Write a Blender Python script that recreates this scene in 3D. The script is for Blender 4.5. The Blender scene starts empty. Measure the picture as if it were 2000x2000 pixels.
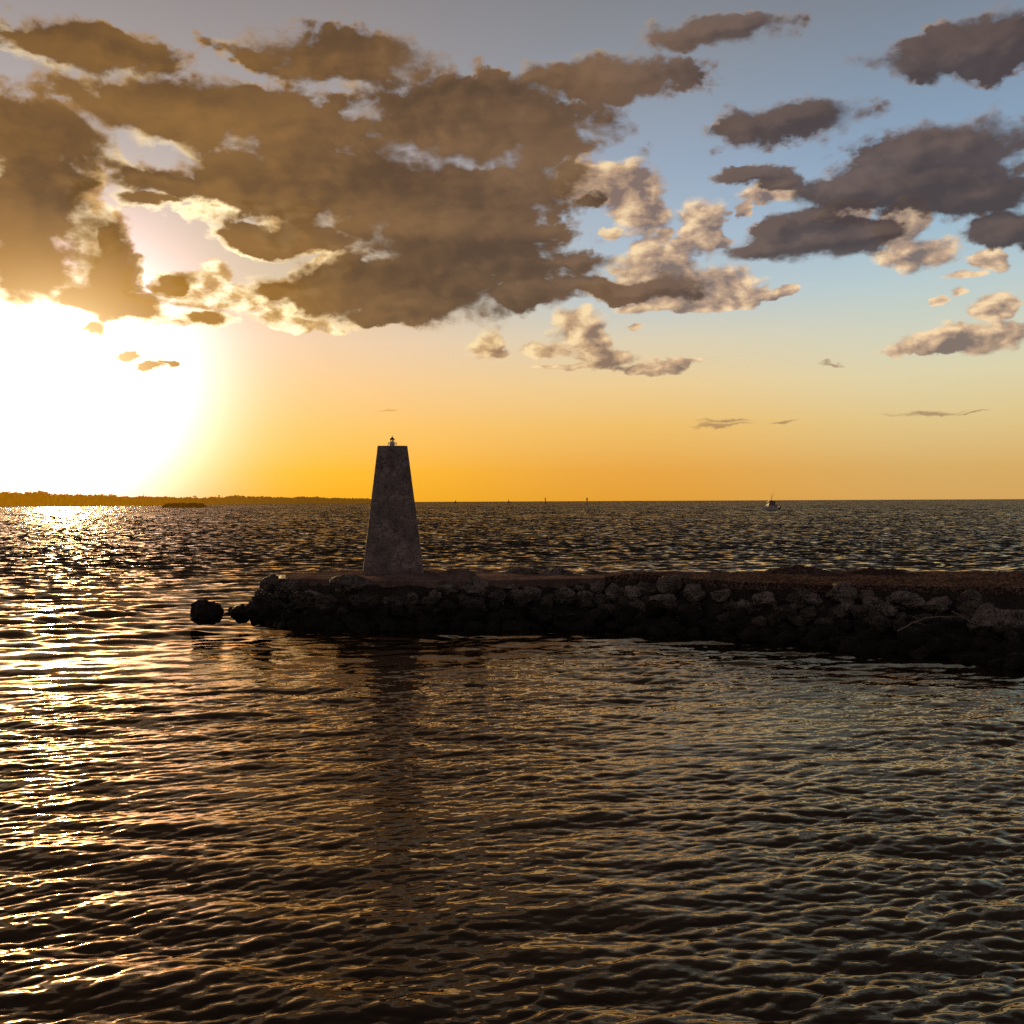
import bpy, bmesh, math, random
import numpy as np
from mathutils import Vector, Matrix, noise as mnoise

random.seed(11)
RNG = np.random.default_rng(11)
SC = bpy.context.scene
COL = SC.collection
PI = math.pi
R = math.radians

# ------------------------------------------------------------------ survey
# The place was surveyed from the photograph: eye 5 m above the water, looking
# level along +Y.  W() turns a sighting (u, v in photo pixels) into a point of
# the plane z = const, D() into a point at distance y.
EYE = 5.0
F = 1856.0
U0 = 997.5
ROLL = math.atan(0.0046)


def vh(u):
    return 979.1 - 0.0046 * (u - U0)


def W(u, v, z=0.0):
    y = (EYE - z) * F / (v - vh(u))
    return Vector(((u - U0) / F * y, y, z))


def D(u, v, y):
    return Vector(((u - U0) / F * y, y, EYE - (v - vh(u)) * y / F))


def lin(*c):
    out = []
    for x in c:
        x = x / 255.0
        out.append(x / 12.92 if x <= 0.04045 else ((x + 0.055) / 1.055) ** 2.4)
    return out


def lin4(*c):
    return tuple(lin(*c)) + (1.0,)


# ------------------------------------------------------------------ camera
cam = bpy.data.cameras.new("camera")
cam.sensor_width = 36.0
cam.lens = 36.0 * F / 2000.0
cam.shift_x = (1000.0 - U0) / 2000.0
cam.shift_y = -(1000.0 - 979.1) / 2000.0
cam.clip_start = 0.1
cam.clip_end = 60000.0
camo = bpy.data.objects.new("camera", cam)
COL.objects.link(camo)
camo.location = (0, 0, EYE)
camo.rotation_euler = (R(90), 0, 0)
camo.rotation_euler = (Matrix.Rotation(ROLL, 3, 'Y') @ Matrix.Rotation(R(90), 3, 'X')).to_euler()
SC.camera = camo

SC.view_settings.view_transform = 'Standard'
SC.view_settings.look = 'None'
SC.view_settings.exposure = 0
SC.view_settings.gamma = 1
SC.render.film_transparent = False
SC.cycles.use_denoising = False


# ------------------------------------------------------------------ node helpers
class NT:
    def __init__(self, tree):
        self.t = tree

    def n(self, typ, **kw):
        nd = self.t.nodes.new(typ)
        for k, v in kw.items():
            setattr(nd, k, v)
        return nd

    def put(self, sock, v):
        if v is None:
            return
        if isinstance(v, bpy.types.NodeSocket):
            self.t.links.new(v, sock)
        else:
            sock.default_value = v

    def m(self, op, a, b=None, c=None, clamp=False):
        nd = self.n('ShaderNodeMath', operation=op, use_clamp=clamp)
        self.put(nd.inputs[0], a)
        self.put(nd.inputs[1], b)
        self.put(nd.inputs[2], c)
        return nd.outputs[0]

    def vm(self, op, a, b=None, c=None, out=0):
        nd = self.n('ShaderNodeVectorMath', operation=op)
        self.put(nd.inputs[0], a)
        self.put(nd.inputs[1], b)
        if op == 'SCALE':
            nd.inputs[3].default_value = c if not isinstance(c, bpy.types.NodeSocket) else 1.0
            if isinstance(c, bpy.types.NodeSocket):
                self.t.links.new(c, nd.inputs[3])
        elif c is not None:
            self.put(nd.inputs[2], c)
        return nd.outputs['Value'] if op in ('DISTANCE', 'DOT_PRODUCT', 'LENGTH') else nd.outputs[0]

    def sep(self, v):
        nd = self.n('ShaderNodeSeparateXYZ')
        self.put(nd.inputs[0], v)
        return nd.outputs

    def comb(self, x, y, z):
        nd = self.n('ShaderNodeCombineXYZ')
        for i, q in enumerate((x, y, z)):
            self.put(nd.inputs[i], q)
        return nd.outputs[0]

    def rng(self, v, a, b, c=0.0, d=1.0, kind='LINEAR', clamp=True):
        nd = self.n('ShaderNodeMapRange', interpolation_type=kind)
        if kind == 'LINEAR':
            nd.clamp = clamp
        self.put(nd.inputs[0], v)
        for i, q in enumerate((a, b, c, d)):
            self.put(nd.inputs[i + 1], q)
        return nd.outputs[0]

    def ss(self, v, a, b, c=0.0, d=1.0):
        return self.rng(v, a, b, c, d, 'SMOOTHSTEP')

    def noise(self, vec, scale, detail=5, rough=0.5, lac=2.0, dist=0.0, col=False):
        nd = self.n('ShaderNodeTexNoise')
        nd.noise_dimensions = '3D'
        self.put(nd.inputs['Vector'], vec)
        nd.inputs['Scale'].default_value = scale
        nd.inputs['Detail'].default_value = detail
        nd.inputs['Roughness'].default_value = rough
        nd.inputs['Lacunarity'].default_value = lac
        nd.inputs['Distortion'].default_value = dist
        return nd.outputs['Color' if col else 'Fac']

    def mix(self, f, a, b, blend='MIX'):
        nd = self.n('ShaderNodeMix', data_type='RGBA', blend_type=blend)
        nd.clamp_factor = True
        self.put(nd.inputs[0], f)
        self.put(nd.inputs[6], a)
        self.put(nd.inputs[7], b)
        return nd.outputs[2]

    def ramp(self, f, stops, interp='LINEAR'):
        nd = self.n('ShaderNodeValToRGB')
        cr = nd.color_ramp
        cr.interpolation = interp
        while len(cr.elements) < len(stops):
            cr.elements.new(0.5)
        for e, (p, c) in zip(cr.elements, stops):
            e.position = p
            e.color = c
        self.put(nd.inputs[0], f)
        return nd.outputs[0]


# ------------------------------------------------------------------ sky and sun
SUN_AZ = R(-25.6)          # measured from +Y towards +X
SUN_EL = R(6.3)
SUN_DIR = Vector((math.sin(SUN_AZ) * math.cos(SUN_EL), math.cos(SUN_AZ) * math.cos(SUN_EL), math.sin(SUN_EL)))

world = bpy.data.worlds.new("World")
SC.world = world
world.use_nodes = True
wt = world.node_tree
wt.nodes.clear()
N = NT(wt)


def sky_pos(x, y):
    """photo sighting (in 1932-pixel units) -> azimuth, elevation in degrees"""
    u, v = x * 2000 / 1932, y * 2000 / 1932
    a = math.atan((u - U0) / F)
    e = math.atan((vh(u) - v) / F * math.cos(a))
    return math.degrees(a), math.degrees(e)


PXD = math.degrees(1.0 / F) * 2000 / 1932        # degrees per unit


def blob_field(p, blobs, soft=0.18):
    """smooth union of ellipses, returns 1 - scaled distance"""
    acc = None
    for (x, y, rx, ry) in blobs:
        a, e = sky_pos(x, y)
        ix, iy = 1 / (rx * PXD), 1 / (ry * PXD)
        q = N.vm('MULTIPLY_ADD', p, (ix, iy, 0), (-a * ix, -e * iy, 0))
        d = N.vm('LENGTH', q)
        acc = d if acc is None else N.m('SMOOTH_MIN', acc, d, soft)
    return N.m('SUBTRACT', 1.0, acc)


geo = N.n('ShaderNodeTexCoord')
dirv = N.vm('NORMALIZE', geo.outputs['Generated'])
dx, dy, dz = N.sep(dirv)
az = N.m('MULTIPLY', N.m('ARCTAN2', dx, dy), 180 / PI)
el = N.m('MULTIPLY', N.m('ARCSINE', dz), 180 / PI)
P = N.comb(az, el, 0.0)
sd = N.vm('DOT_PRODUCT', dirv, tuple(SUN_DIR))
theta = N.m('MULTIPLY', N.m('ARCCOSINE', N.m('MINIMUM', sd, 1.0)), 180 / PI)

# clear sky, three azimuth bands
E = lambda d: min(1.0, max(0.0, (d + 2.0) / 92.0)) ** 0.5
elf = N.m('POWER', N.rng(el, -2, 90, 0, 1), 0.5)


def band(stops):
    return N.ramp(elf, [(E(d), lin4(*c)) for d, c in stops], 'LINEAR')


sL = band([(0, (247, 172, 12)), (1.8, (250, 180, 30)), (4.5, (246, 190, 100)), (7, (240, 196, 138)), (9.5, (230, 198, 165)),
           (12, (206, 186, 156)), (16, (194, 178, 162)), (20, (168, 162, 164)), (26, (146, 140, 142)), (40, (80, 70, 66)), (90, (54, 50, 52))])
sC = band([(0, (226, 158, 52)), (1.8, (230, 164, 68)), (4.5, (236, 188, 104)), (7, (234, 202, 146)), (9.5, (218, 205, 176)),
           (12, (186, 198, 202)), (15, (170, 187, 202)), (19, (152, 168, 188)), (26, (134, 138, 146)), (40, (78, 72, 72)), (90, (52, 50, 54))])
sR = band([(0, (212, 164, 92)), (1.8, (214, 172, 102)), (4.5, (222, 196, 138)), (7, (220, 209, 170)), (9.5, (205, 208, 190)),
           (12, (184, 202, 204)), (15, (158, 186, 205)), (19, (136, 162, 188)), (26, (122, 132, 146)), (40, (72, 72, 78)), (90, (50, 50, 56))])
sB = band([(0, (172, 158, 148)), (10, (152, 142, 138)), (26, (114, 108, 110)), (45, (62, 64, 82)), (90, (44, 50, 68))])
sky = N.mix(N.ss(az, -13, 9), sL, sC)
sky = N.mix(N.ss(az, 6, 26), sky, sR)
back = N.ss(N.m('ABSOLUTE', az), 38, 95)
sky = N.mix(back, sky, sB)

# physical sky underneath the twilight colours
nish = N.n('ShaderNodeTexSky')
nish.sky_type = 'NISHITA'
nish.sun_disc = False
nish.sun_elevation = SUN_EL
nish.sun_rotation = SUN_AZ
nish.dust_density = 3.0
nishc = N.vm('SCALE', nish.outputs[0], None, 0.004)
sky = N.mix(1.0, sky, nishc, 'ADD')

# glare of the veiled sun
g1 = N.m('EXPONENT', N.m('MULTIPLY', N.m('POWER', N.m('DIVIDE', theta, 7.3), 2.5), -1.0))
g2 = N.m('EXPONENT', N.m('DIVIDE', theta, -1.4))
g3 = N.m('EXPONENT', N.m('DIVIDE', theta, -6.5))
glow = N.mix(1.0, N.vm('SCALE', (1.0, 0.63, 0.92), None, N.m('MULTIPLY', g1, 1.75)),
             N.vm('SCALE', (1.0, 0.66, 0.27), None, N.m('MULTIPLY', g2, 40.0)), 'ADD')
glow = N.mix(1.0, glow, N.vm('SCALE', (1.0, 0.66, 0.4), None, N.m('MULTIPLY', g3, 0.3)), 'ADD')
sky = N.mix(1.0, sky, glow, 'ADD')

# cloud noise
PS = N.vm('MULTIPLY', P, (1.0, 1.55, 1.0))
warp = N.vm('SUBTRACT', N.noise(PS, 0.2, 4, 0.55, col=True), (0.5, 0.5, 0.5))
warp2 = N.vm('SUBTRACT', N.noise(N.vm('ADD', PS, (37.0, 11.0, 5.0)), 0.8, 4, 0.6, col=True), (0.5, 0.5, 0.5))
PW = N.vm('MULTIPLY_ADD', warp, (2.6, 1.5, 0.0), P)
PW = N.vm('MULTIPLY_ADD', warp2, (1.1, 0.75, 0.0), PW)
NP = N.vm('MULTIPLY_ADD', warp, (1.6, 1.2, 0.0), PS)


def puffs(vec, scale, det):
    nd = N.n('ShaderNodeTexVoronoi')
    nd.feature = 'F1'
    nd.normalize = True
    N.put(nd.inputs['Vector'], vec)
    nd.inputs['Scale'].default_value = scale
    nd.inputs['Detail'].default_value = det
    nd.inputs['Roughness'].default_value = 0.5
    nd.inputs['Lacunarity'].default_value = 2.2
    return N.m('SUBTRACT', 1.0, N.m('MULTIPLY', nd.outputs['Distance'], 1.5))


NP2 = N.vm('MULTIPLY_ADD', warp2, (0.55, 0.55, 0.0), NP)
OFF = (-0.62, 0.3, 0.0)
f1 = N.noise(NP, 0.42, 7.5, 0.55)
f1s = N.noise(N.vm('ADD', NP, OFF), 0.42, 4.5, 0.55)
v1 = puffs(NP2, 0.85, 2.0)
v1s = puffs(N.vm('ADD', NP2, OFF), 0.85, 1.0)
f2 = N.noise(N.vm('MULTIPLY', N.vm('ADD', NP, (3.0, 70.0, 2.0)), (0.4, 1.2, 1.0)), 0.2, 2.0, 0.45)
f3 = N.noise(N.vm('ADD', PS, (91.0, 4.0, 9.0)), 0.22, 3, 0.5)
lit = N.m('ADD', N.m('SUBTRACT', f1s, f1), N.m('MULTIPLY', N.m('SUBTRACT', v1s, v1), 0.3))
lit = N.m('MULTIPLY', lit, -1.0)

sunny = N.ss(az, 16, -20)                       # 1 near the sun .. 0 far right
near = N.ss(theta, 24, 7)

# --- layer B: sunlit cumulus puffs
PUFFS = [(1240, 515, 95, 62), (1225, 480, 48, 42), (1330, 532, 100, 42), (1410, 552, 46, 24), (1180, 545, 110, 26), (1300, 575, 130, 14),
         (1120, 345, 90, 50), (1210, 385, 70, 62), (1330, 420, 50, 62), (1322, 455, 70, 18), (1255, 440, 26, 20), (1150, 440, 24, 14),
         (1450, 362, 60, 26), (1405, 400, 16, 14), (1700, 425, 46, 48), (1730, 480, 74, 34), (1600, 400, 60, 22),
         (1092, 620, 62, 52), (1120, 655, 40, 40), (1145, 672, 70, 22), (1235, 688, 72, 15), (1030, 656, 62, 18), (1065, 690, 60, 6),
         (918, 650, 36, 36), (938, 668, 40, 13), (1210, 612, 16, 10),
         (1868, 497, 34, 24), (1865, 580, 38, 26), (1830, 640, 120, 26), (1780, 655, 110, 12), (1800, 556, 14, 9), (1775, 573, 15, 9), (1815, 528, 40, 8),
         (168, 385, 40, 70), (195, 430, 55, 46), (165, 475, 24, 46), (188, 350, 20, 40), (262, 520, 18, 36), (395, 520, 42, 40), (355, 540, 30, 38), (440, 550, 70, 16),
         (350, 555, 70, 16), (420, 575, 90, 14), (560, 400, 60, 16), (440, 395, 70, 12), (540, 430, 60, 40), (600, 470, 60, 16),
         (500, 560, 50, 26), (540, 545, 60, 24), (560, 600, 90, 22), (545, 618, 40, 10), (620, 500, 50, 20), (345, 603, 60, 10)]
SHADE = [(1300, 522, 90, 40), (1240, 550, 110, 26), (1210, 350, 80, 46), (1225, 425, 44, 34), (1320, 468, 80, 16), (1372, 415, 36, 36), (1255, 520, 40, 50),
         (1125, 640, 36, 40), (1240, 692, 90, 16), (1165, 688, 70, 20), (948, 668, 30, 16), (1830, 662, 130, 20), (1850, 642, 100, 12), (590, 610, 40, 10), (1735, 470, 50, 44), (1880, 590, 30, 16),
         (1460, 558, 40, 14), (1640, 410, 70, 20), (1130, 440, 30, 16), (1420, 375, 50, 14)]
PUFFS += [(1460, 558, 30, 12), (1495, 550, 20, 10)]
sB_f = blob_field(PW, PUFFS, 0.12)
fB = N.m('ADD', N.m('MULTIPLY', N.m('SUBTRACT', f1, 0.5), 1.1), N.m('MULTIPLY', N.m('SUBTRACT', v1, 0.5), 0.5))
OFFP = N.comb(-0.9, N.rng(az, -18, 8, -0.7, 0.5), 0.0)
PWo = N.vm('ADD', PW, OFFP)
gB = N.m('SUBTRACT', sB_f, blob_field(PWo, PUFFS, 0.12))
dB = N.m('ADD', sB_f, fB)
aB = N.ss(dB, 0.0, N.rng(f3, 0.35, 0.65, 0.18, 0.5))
shB = N.ss(N.m('ADD', blob_field(PW, SHADE, 0.2), N.m('MULTIPLY', fB, 0.8)), -0.35, 0.75)
tB = N.m('ADD', N.m('MULTIPLY', lit, 4.4), N.m('MULTIPLY', N.m('SUBTRACT', 0.7, dB), 0.42))
tB = N.m('SUBTRACT', tB, N.m('MULTIPLY', shB, 0.55))
tB = N.m('ADD', tB, N.m('MULTIPLY', N.rng(gB, -1.2, 1.2, -1, 1), 0.55))
hiB = N.mix(sunny, lin4(252, 218, 172), lin4(255, 232, 168))
hiB = N.mix(near, hiB, (1.6, 1.3, 0.85, 1))
loB = N.mix(sunny, lin4(122, 104, 98), lin4(170, 120, 64))
miB = N.mix(sunny, lin4(196, 162, 132), lin4(222, 176, 104))
cB = N.mix(N.rng(tB, -0.75, 0.05), loB, miB)
cB = N.mix(N.rng(tB, 0.0, 0.75), cB, hiB)
sky2 = N.mix(N.m('MULTIPLY', aB, 0.92), sky, cB)

# --- layer A: the dark heavy clouds
DARK = [(1190, 548, 110, 22), (1275, 535, 60, 26), (730, 370, 410, 92), (640, 330, 340, 70), (870, 420, 250, 110), (1000, 350, 135, 64), (850, 480, 250, 90), (930, 500, 230, 40),
        (800, 545, 310, 64), (640, 560, 150, 48), (530, 550, 70, 22), (760, 590, 150, 24), (980, 555, 150, 30), (1090, 490, 80, 26), (1090, 540, 80, 24),
        (490, 455, 90, 28), (580, 450, 110, 34), (300, 345, 90, 30), (280, 375, 70, 18), (420, 345, 90, 50),
        (95, 400, 100, 90), (45, 420, 75, 150), (80, 500, 110, 70), (205, 515, 62, 66), (180, 560, 130, 40), (255, 578, 68, 22), (130, 345, 70, 50), (215, 460, 34, 46),
        (335, 533, 40, 24), (395, 600, 46, 17), (182, 615, 24, 18), (245, 668, 22, 12), (290, 690, 22, 9), (320, 687, 12, 9),
        (1720, 348, 220, 52), (1600, 362, 120, 34), (1840, 368, 130, 46), (1405, 330, 60, 18), (1470, 342, 60, 22), (1550, 452, 140, 40), (1440, 472, 74, 20), (1480, 430, 54, 28), (1645, 434, 64, 24), (1530, 408, 66, 24),
        (1915, 430, 84, 36),
        (60, 250, 160, 80), (420, 225, 330, 70), (900, 235, 300, 90), (1480, 232, 150, 38), (1800, 275, 180, 46), (1150, 150, 200, 44), (640, 110, 230, 50), (1850, 90, 190, 50), (160, 90, 190, 46), (1350, 60, 160, 30)]
sA_f = blob_field(PW, DARK, 0.16)
over = N.ss(el, 24, 38)
rear = N.m('MULTIPLY', back, 0.42)
sA_g = N.m('MAXIMUM', N.m('ADD', sA_f, N.m('MULTIPLY', over, 0.0)), N.m('SUBTRACT', N.m('ADD', N.m('MULTIPLY', over, 1.0), rear), 0.45))
fA = N.m('ADD', N.m('MULTIPLY', N.m('SUBTRACT', f1, 0.5), 1.25), N.m('MULTIPLY', N.m('SUBTRACT', v1, 0.5), 0.5))
dA = N.m('ADD', sA_g, fA)
aA = N.ss(dA, -0.06, N.rng(f3, 0.38, 0.64, 0.14, 0.6))
gA = N.m('SUBTRACT', sA_f, blob_field(PWo, DARK, 0.16))
baseA = N.mix(N.ss(az, -24, 2), lin4(106, 76, 42), lin4(86, 65, 48))
baseA = N.mix(N.ss(az, 0, 20), baseA, lin4(74, 64, 65))
altA = N.mix(N.ss(az, -22, 4), lin4(134, 97, 52), lin4(120, 91, 64))
altA = N.mix(N.ss(az, 2, 18), altA, lin4(98, 86, 85))
coreA = N.mix(N.ss(N.m('ADD', f2, N.m('MULTIPLY', lit, 0.22)), 0.34, 0.68), baseA, altA)
warmlow = N.m('MULTIPLY', N.ss(az, -8, -22), N.ss(el, 16, 10.5))
coreA = N.mix(N.m('MULTIPLY', warmlow, 0.85), coreA, lin4(196, 136, 34))
coreA = N.mix(N.m('MULTIPLY', over, 0.8), coreA, lin4(74, 68, 72))
coreA = N.mix(N.m('MULTIPLY', back, 0.9), coreA, lin4(112, 102, 104))
rimc = N.mix(sunny, lin4(160, 138, 124), lin4(255, 216, 136))
rimc = N.mix(near, rimc, (2.0, 1.6, 0.95, 1))
rimc = N.mix(N.m('MAXIMUM', over, back), rimc, lin4(110, 108, 120))
edgec = N.mix(sunny, lin4(128, 112, 106), lin4(178, 134, 82))
sunside = N.ss(N.m('ADD', gA, N.m('MULTIPLY', near, 0.25)), -0.1, 0.45)
rimc = N.mix(sunside, edgec, rimc)
coreA = N.mix(N.m('MULTIPLY', N.ss(N.m('ADD', gA, N.m('MULTIPLY', lit, 0.8)), -0.2, 0.6), 0.28), coreA, N.mix(sunny, lin4(146, 120, 104), lin4(176, 126, 62)))
rimw = N.rng(N.m('ADD', f3, N.m('MULTIPLY', near, 0.2)), 0.4, 0.75, 0.14, 0.55)
cA = N.mix(N.ss(N.m('SUBTRACT', dA, N.m('MULTIPLY', lit, 0.6)), 0.0, rimw), rimc, coreA)
sky3 = N.mix(N.m('MULTIPLY', aA, 0.97), sky2, cA)
wisp = N.m('ADD', blob_field(PW, [(1740, 779, 84, 6), (1370, 797, 46, 5), (1480, 800, 34, 4), (1365, 804, 60, 4), (725, 776, 30, 3), (1560, 690, 26, 4), (1840, 781, 40, 3)], 0.1),
            N.m('MULTIPLY', fA, 0.7))
sky3 = N.mix(N.m('MULTIPLY', N.ss(wisp, 0.0, 0.9), 0.7), sky3, N.mix(sunny, lin4(150, 118, 92), lin4(240, 180, 90)))
# veil of glare in front of the clouds close to the sun
veil = N.m('EXPONENT', N.m('MULTIPLY', N.m('POWER', N.m('DIVIDE', theta, 4.2), 2.0), -1.0))
sky3 = N.mix(1.0, sky3, N.vm('SCALE', (1.0, 0.8, 0.42), None, N.m('MULTIPLY', veil, 1.2)), 'ADD')

bg = N.n('ShaderNodeBackground')
wt.links.new(sky3, bg.inputs[0])
bg.inputs[1].default_value = 1.0
wo = N.n('ShaderNodeOutputWorld')
wt.links.new(bg.outputs[0], wo.inputs[0])
world.cycles.sampling_method = 'NONE'
SC.cycles.max_bounces = 4
SC.cycles.caustics_reflective = False
SC.cycles.caustics_refractive = False
SC.cycles.use_adaptive_sampling = True
SC.cycles.adaptive_threshold = 0.015

sun = bpy.data.lights.new("sun", 'SUN')
sun.energy = 5.0
sun.angle = R(0.5)
sun.color = (1.0, 0.62, 0.26)
suno = bpy.data.objects.new("sun", sun)
COL.objects.link(suno)
suno.rotation_euler = (-SUN_DIR).to_track_quat('-Z', 'Y').to_euler()

# ------------------------------------------------------------------ the sea
# Waves are synthesised from a directional wind spectrum (FFT tiles of three
# wavelength bands) and laid on a ring-shaped grid that is finest close inshore.
def wave_tile(size, n, lmin, lmax, wind, spread, seed, skew=3.2):
    rng = np.random.default_rng(seed)
    k1 = 2 * PI * np.fft.fftfreq(n, size / n)
    kx, ky = np.meshgrid(k1, k1, indexing='ij')
    k = np.hypot(kx, ky)
    k[0, 0] = 1e-6
    ang = np.arctan2(ky, kx) - wind
    amp = k ** (-skew / 2.0 - 0.5)
    lo, hi = 2 * PI / lmax, 2 * PI / lmin
    amp *= 1 / (1 + np.exp(-(k - lo) / (0.18 * lo))) * 1 / (1 + np.exp((k - hi) / (0.18 * hi)))
    amp *= np.abs(np.cos(ang)) ** spread * (np.cos(ang) > 0) + 0.06
    amp[0, 0] = 0
    h = (rng.standard_normal((n, n)) + 1j * rng.standard_normal((n, n))) * amp
    z = np.fft.ifft2(h).real
    gx = np.fft.ifft2(h * 1j * kx).real
    gy = np.fft.ifft2(h * 1j * ky).real
    cx = np.fft.ifft2(h * 1j * kx / k).real       # horizontal (choppy) displacement
    cy = np.fft.ifft2(h * 1j * ky / k).real
    s = 1.0 / math.sqrt((gx ** 2 + gy ** 2).mean())   # unit rms slope
    return size, n, [a * s for a in (z, -cx, -cy)]


def sample(tile, x, y, rot):
    size, n, maps = tile
    c, s = math.cos(rot), math.sin(rot)
    u = ((x * c + y * s) / size * n)
    v = ((-x * s + y * c) / size * n)
    iu, iv = np.floor(u).astype(np.int64), np.floor(v).astype(np.int64)
    fu, fv = (u - iu), (v - iv)
    i0, i1, j0, j1 = iu % n, (iu + 1) % n, iv % n, (iv + 1) % n
    out = []
    for a in maps:
        out.append(a[i0, j0] * (1 - fu) * (1 - fv) + a[i1, j0] * fu * (1 - fv) + a[i0, j1] * (1 - fu) * fv + a[i1, j1] * fu * fv)
    z, dx_, dy_ = out
    return z, dx_ * c - dy_ * s, dx_ * s + dy_ * c


# quay line: the harbour side is sheltered
QX = np.array([-60, -10, 6.3, 9.4, 12.2, 14.2, 20, 40.0])
QY = np.array([40, 38.5, 36.0, 33.0, 31.0, 29.0, 24, 10.0])


def build_water():
    # radii: fine near, growing with distance
    r = [4.0]
    while r[-1] < 30000:
        q = r[-1]
        d = max(0.023, q * q / 8800.0)
        if q < 900:
            d = min(d, 0.9 if q > 120 else 0.55)
        d = min(d, max(0.9, q * 0.06)) if q >= 900 else d
        r.append(q + d)
    r = np.array(r)
    fine = np.linspace(R(-34), R(34), 1000)
    coarse = np.linspace(R(34), R(326), 74)[1:-1]
    th = np.concatenate([fine, coarse])
    nr, nt = len(r), len(th)
    rr, tt = np.meshgrid(r, th, indexing='ij')
    x, y = rr * np.sin(tt), rr * np.cos(tt)
    dr = np.gradient(r)[:, None] * np.ones(nt)[None, :]
    shelter = 1 / (1 + np.exp(-(y - np.interp(x, QX, QY)) / 1.6))     # 0 harbour .. 1 open sea
    shelter = np.maximum(shelter, 1 / (1 + np.exp((x + 13) / 4.0)) * 1 / (1 + np.exp(-(y - 24) / 5)))
    T1 = wave_tile(90.0, 1024, 1.4, 5.0, R(-82), 4.0, 5)
    T2 = wave_tile(31.0, 1024, 0.5, 1.9, R(-80), 5.0, 6)
    T3 = wave_tile(9.0, 1024, 0.10, 0.5, R(-84), 4.0, 7)
    z = np.zeros_like(x)
    ox = np.zeros_like(x)
    oy = np.zeros_like(x)
    front = (np.abs(tt) < R(36)).astype(float)
    for tile, lam, a_in, a_out, rot, chop in ((T1, 1.8, 0.03, 0.12, 0.10, 1.0), (T2, 0.7, 0.125, 0.25, -0.15, 1.3), (T3, 0.16, 0.255, 0.22, 0.16, 1.3)):
        fade = np.clip(1.5 - dr / (lam * 0.75), 0, 1) * front
        w = (a_in + (a_out - a_in) * shelter) * fade
        a, b, c = sample(tile, x, y, rot)
        # gusts: patches of rougher and smoother water
        g = 0.78 + 0.3 * np.sin(x * 0.17 + 1.7 * np.sin(y * 0.11)) * np.sin(y * 0.21 + 1.5 * np.sin(x * 0.12 + 2)) + 0.1 * np.sin(x * 0.5 + 2 * np.sin(y * 0.4))
        z += a * w * g
        ox += b * w * g * chop
        oy += c * w * g * chop
    co = np.stack([x + ox, y + oy, z], -1).reshape(-1, 3).astype(np.float32)
    i = np.arange(nr - 1)[:, None]
    j = np.arange(nt)[None, :]
    j2 = (j + 1) % nt
    quads = np.stack([i * nt + j, i * nt + j2, (i + 1) * nt + j2, (i + 1) * nt + j], -1).reshape(-1, 4)
    # centre fan closes the sheet under the eye
    me = bpy.data.meshes.new("water")
    nv = len(co)
    nq = len(quads)
    co = np.concatenate([co, np.array([[0, 0, 0]], np.float32)])
    tris = np.stack([np.full(nt, nv), np.arange(nt), (np.arange(nt) + 1) % nt], -1)[:, ::-1]
    quads = quads[:, ::-1]
    me.vertices.add(nv + 1)
    me.vertices.foreach_set("co", co.ravel())
    me.loops.add(nq * 4 + nt * 3)
    me.loops.foreach_set("vertex_index", np.concatenate([quads.ravel(), tris.ravel()]).astype(np.int32))
    me.polygons.add(nq + nt)
    me.polygons.foreach_set("loop_start", np.concatenate([np.arange(nq) * 4, nq * 4 + np.arange(nt) * 3]).astype(np.int32))
    me.update(calc_edges=True)
    me.polygons.foreach_set("use_smooth", np.ones(nq + nt, dtype=bool))
    me.validate()
    o = bpy.data.objects.new("water", me)
    COL.objects.link(o)
    o["kind"] = "structure"
    if me.polygons[0].normal.z < 0:
        me.flip_normals()
    return o


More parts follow.
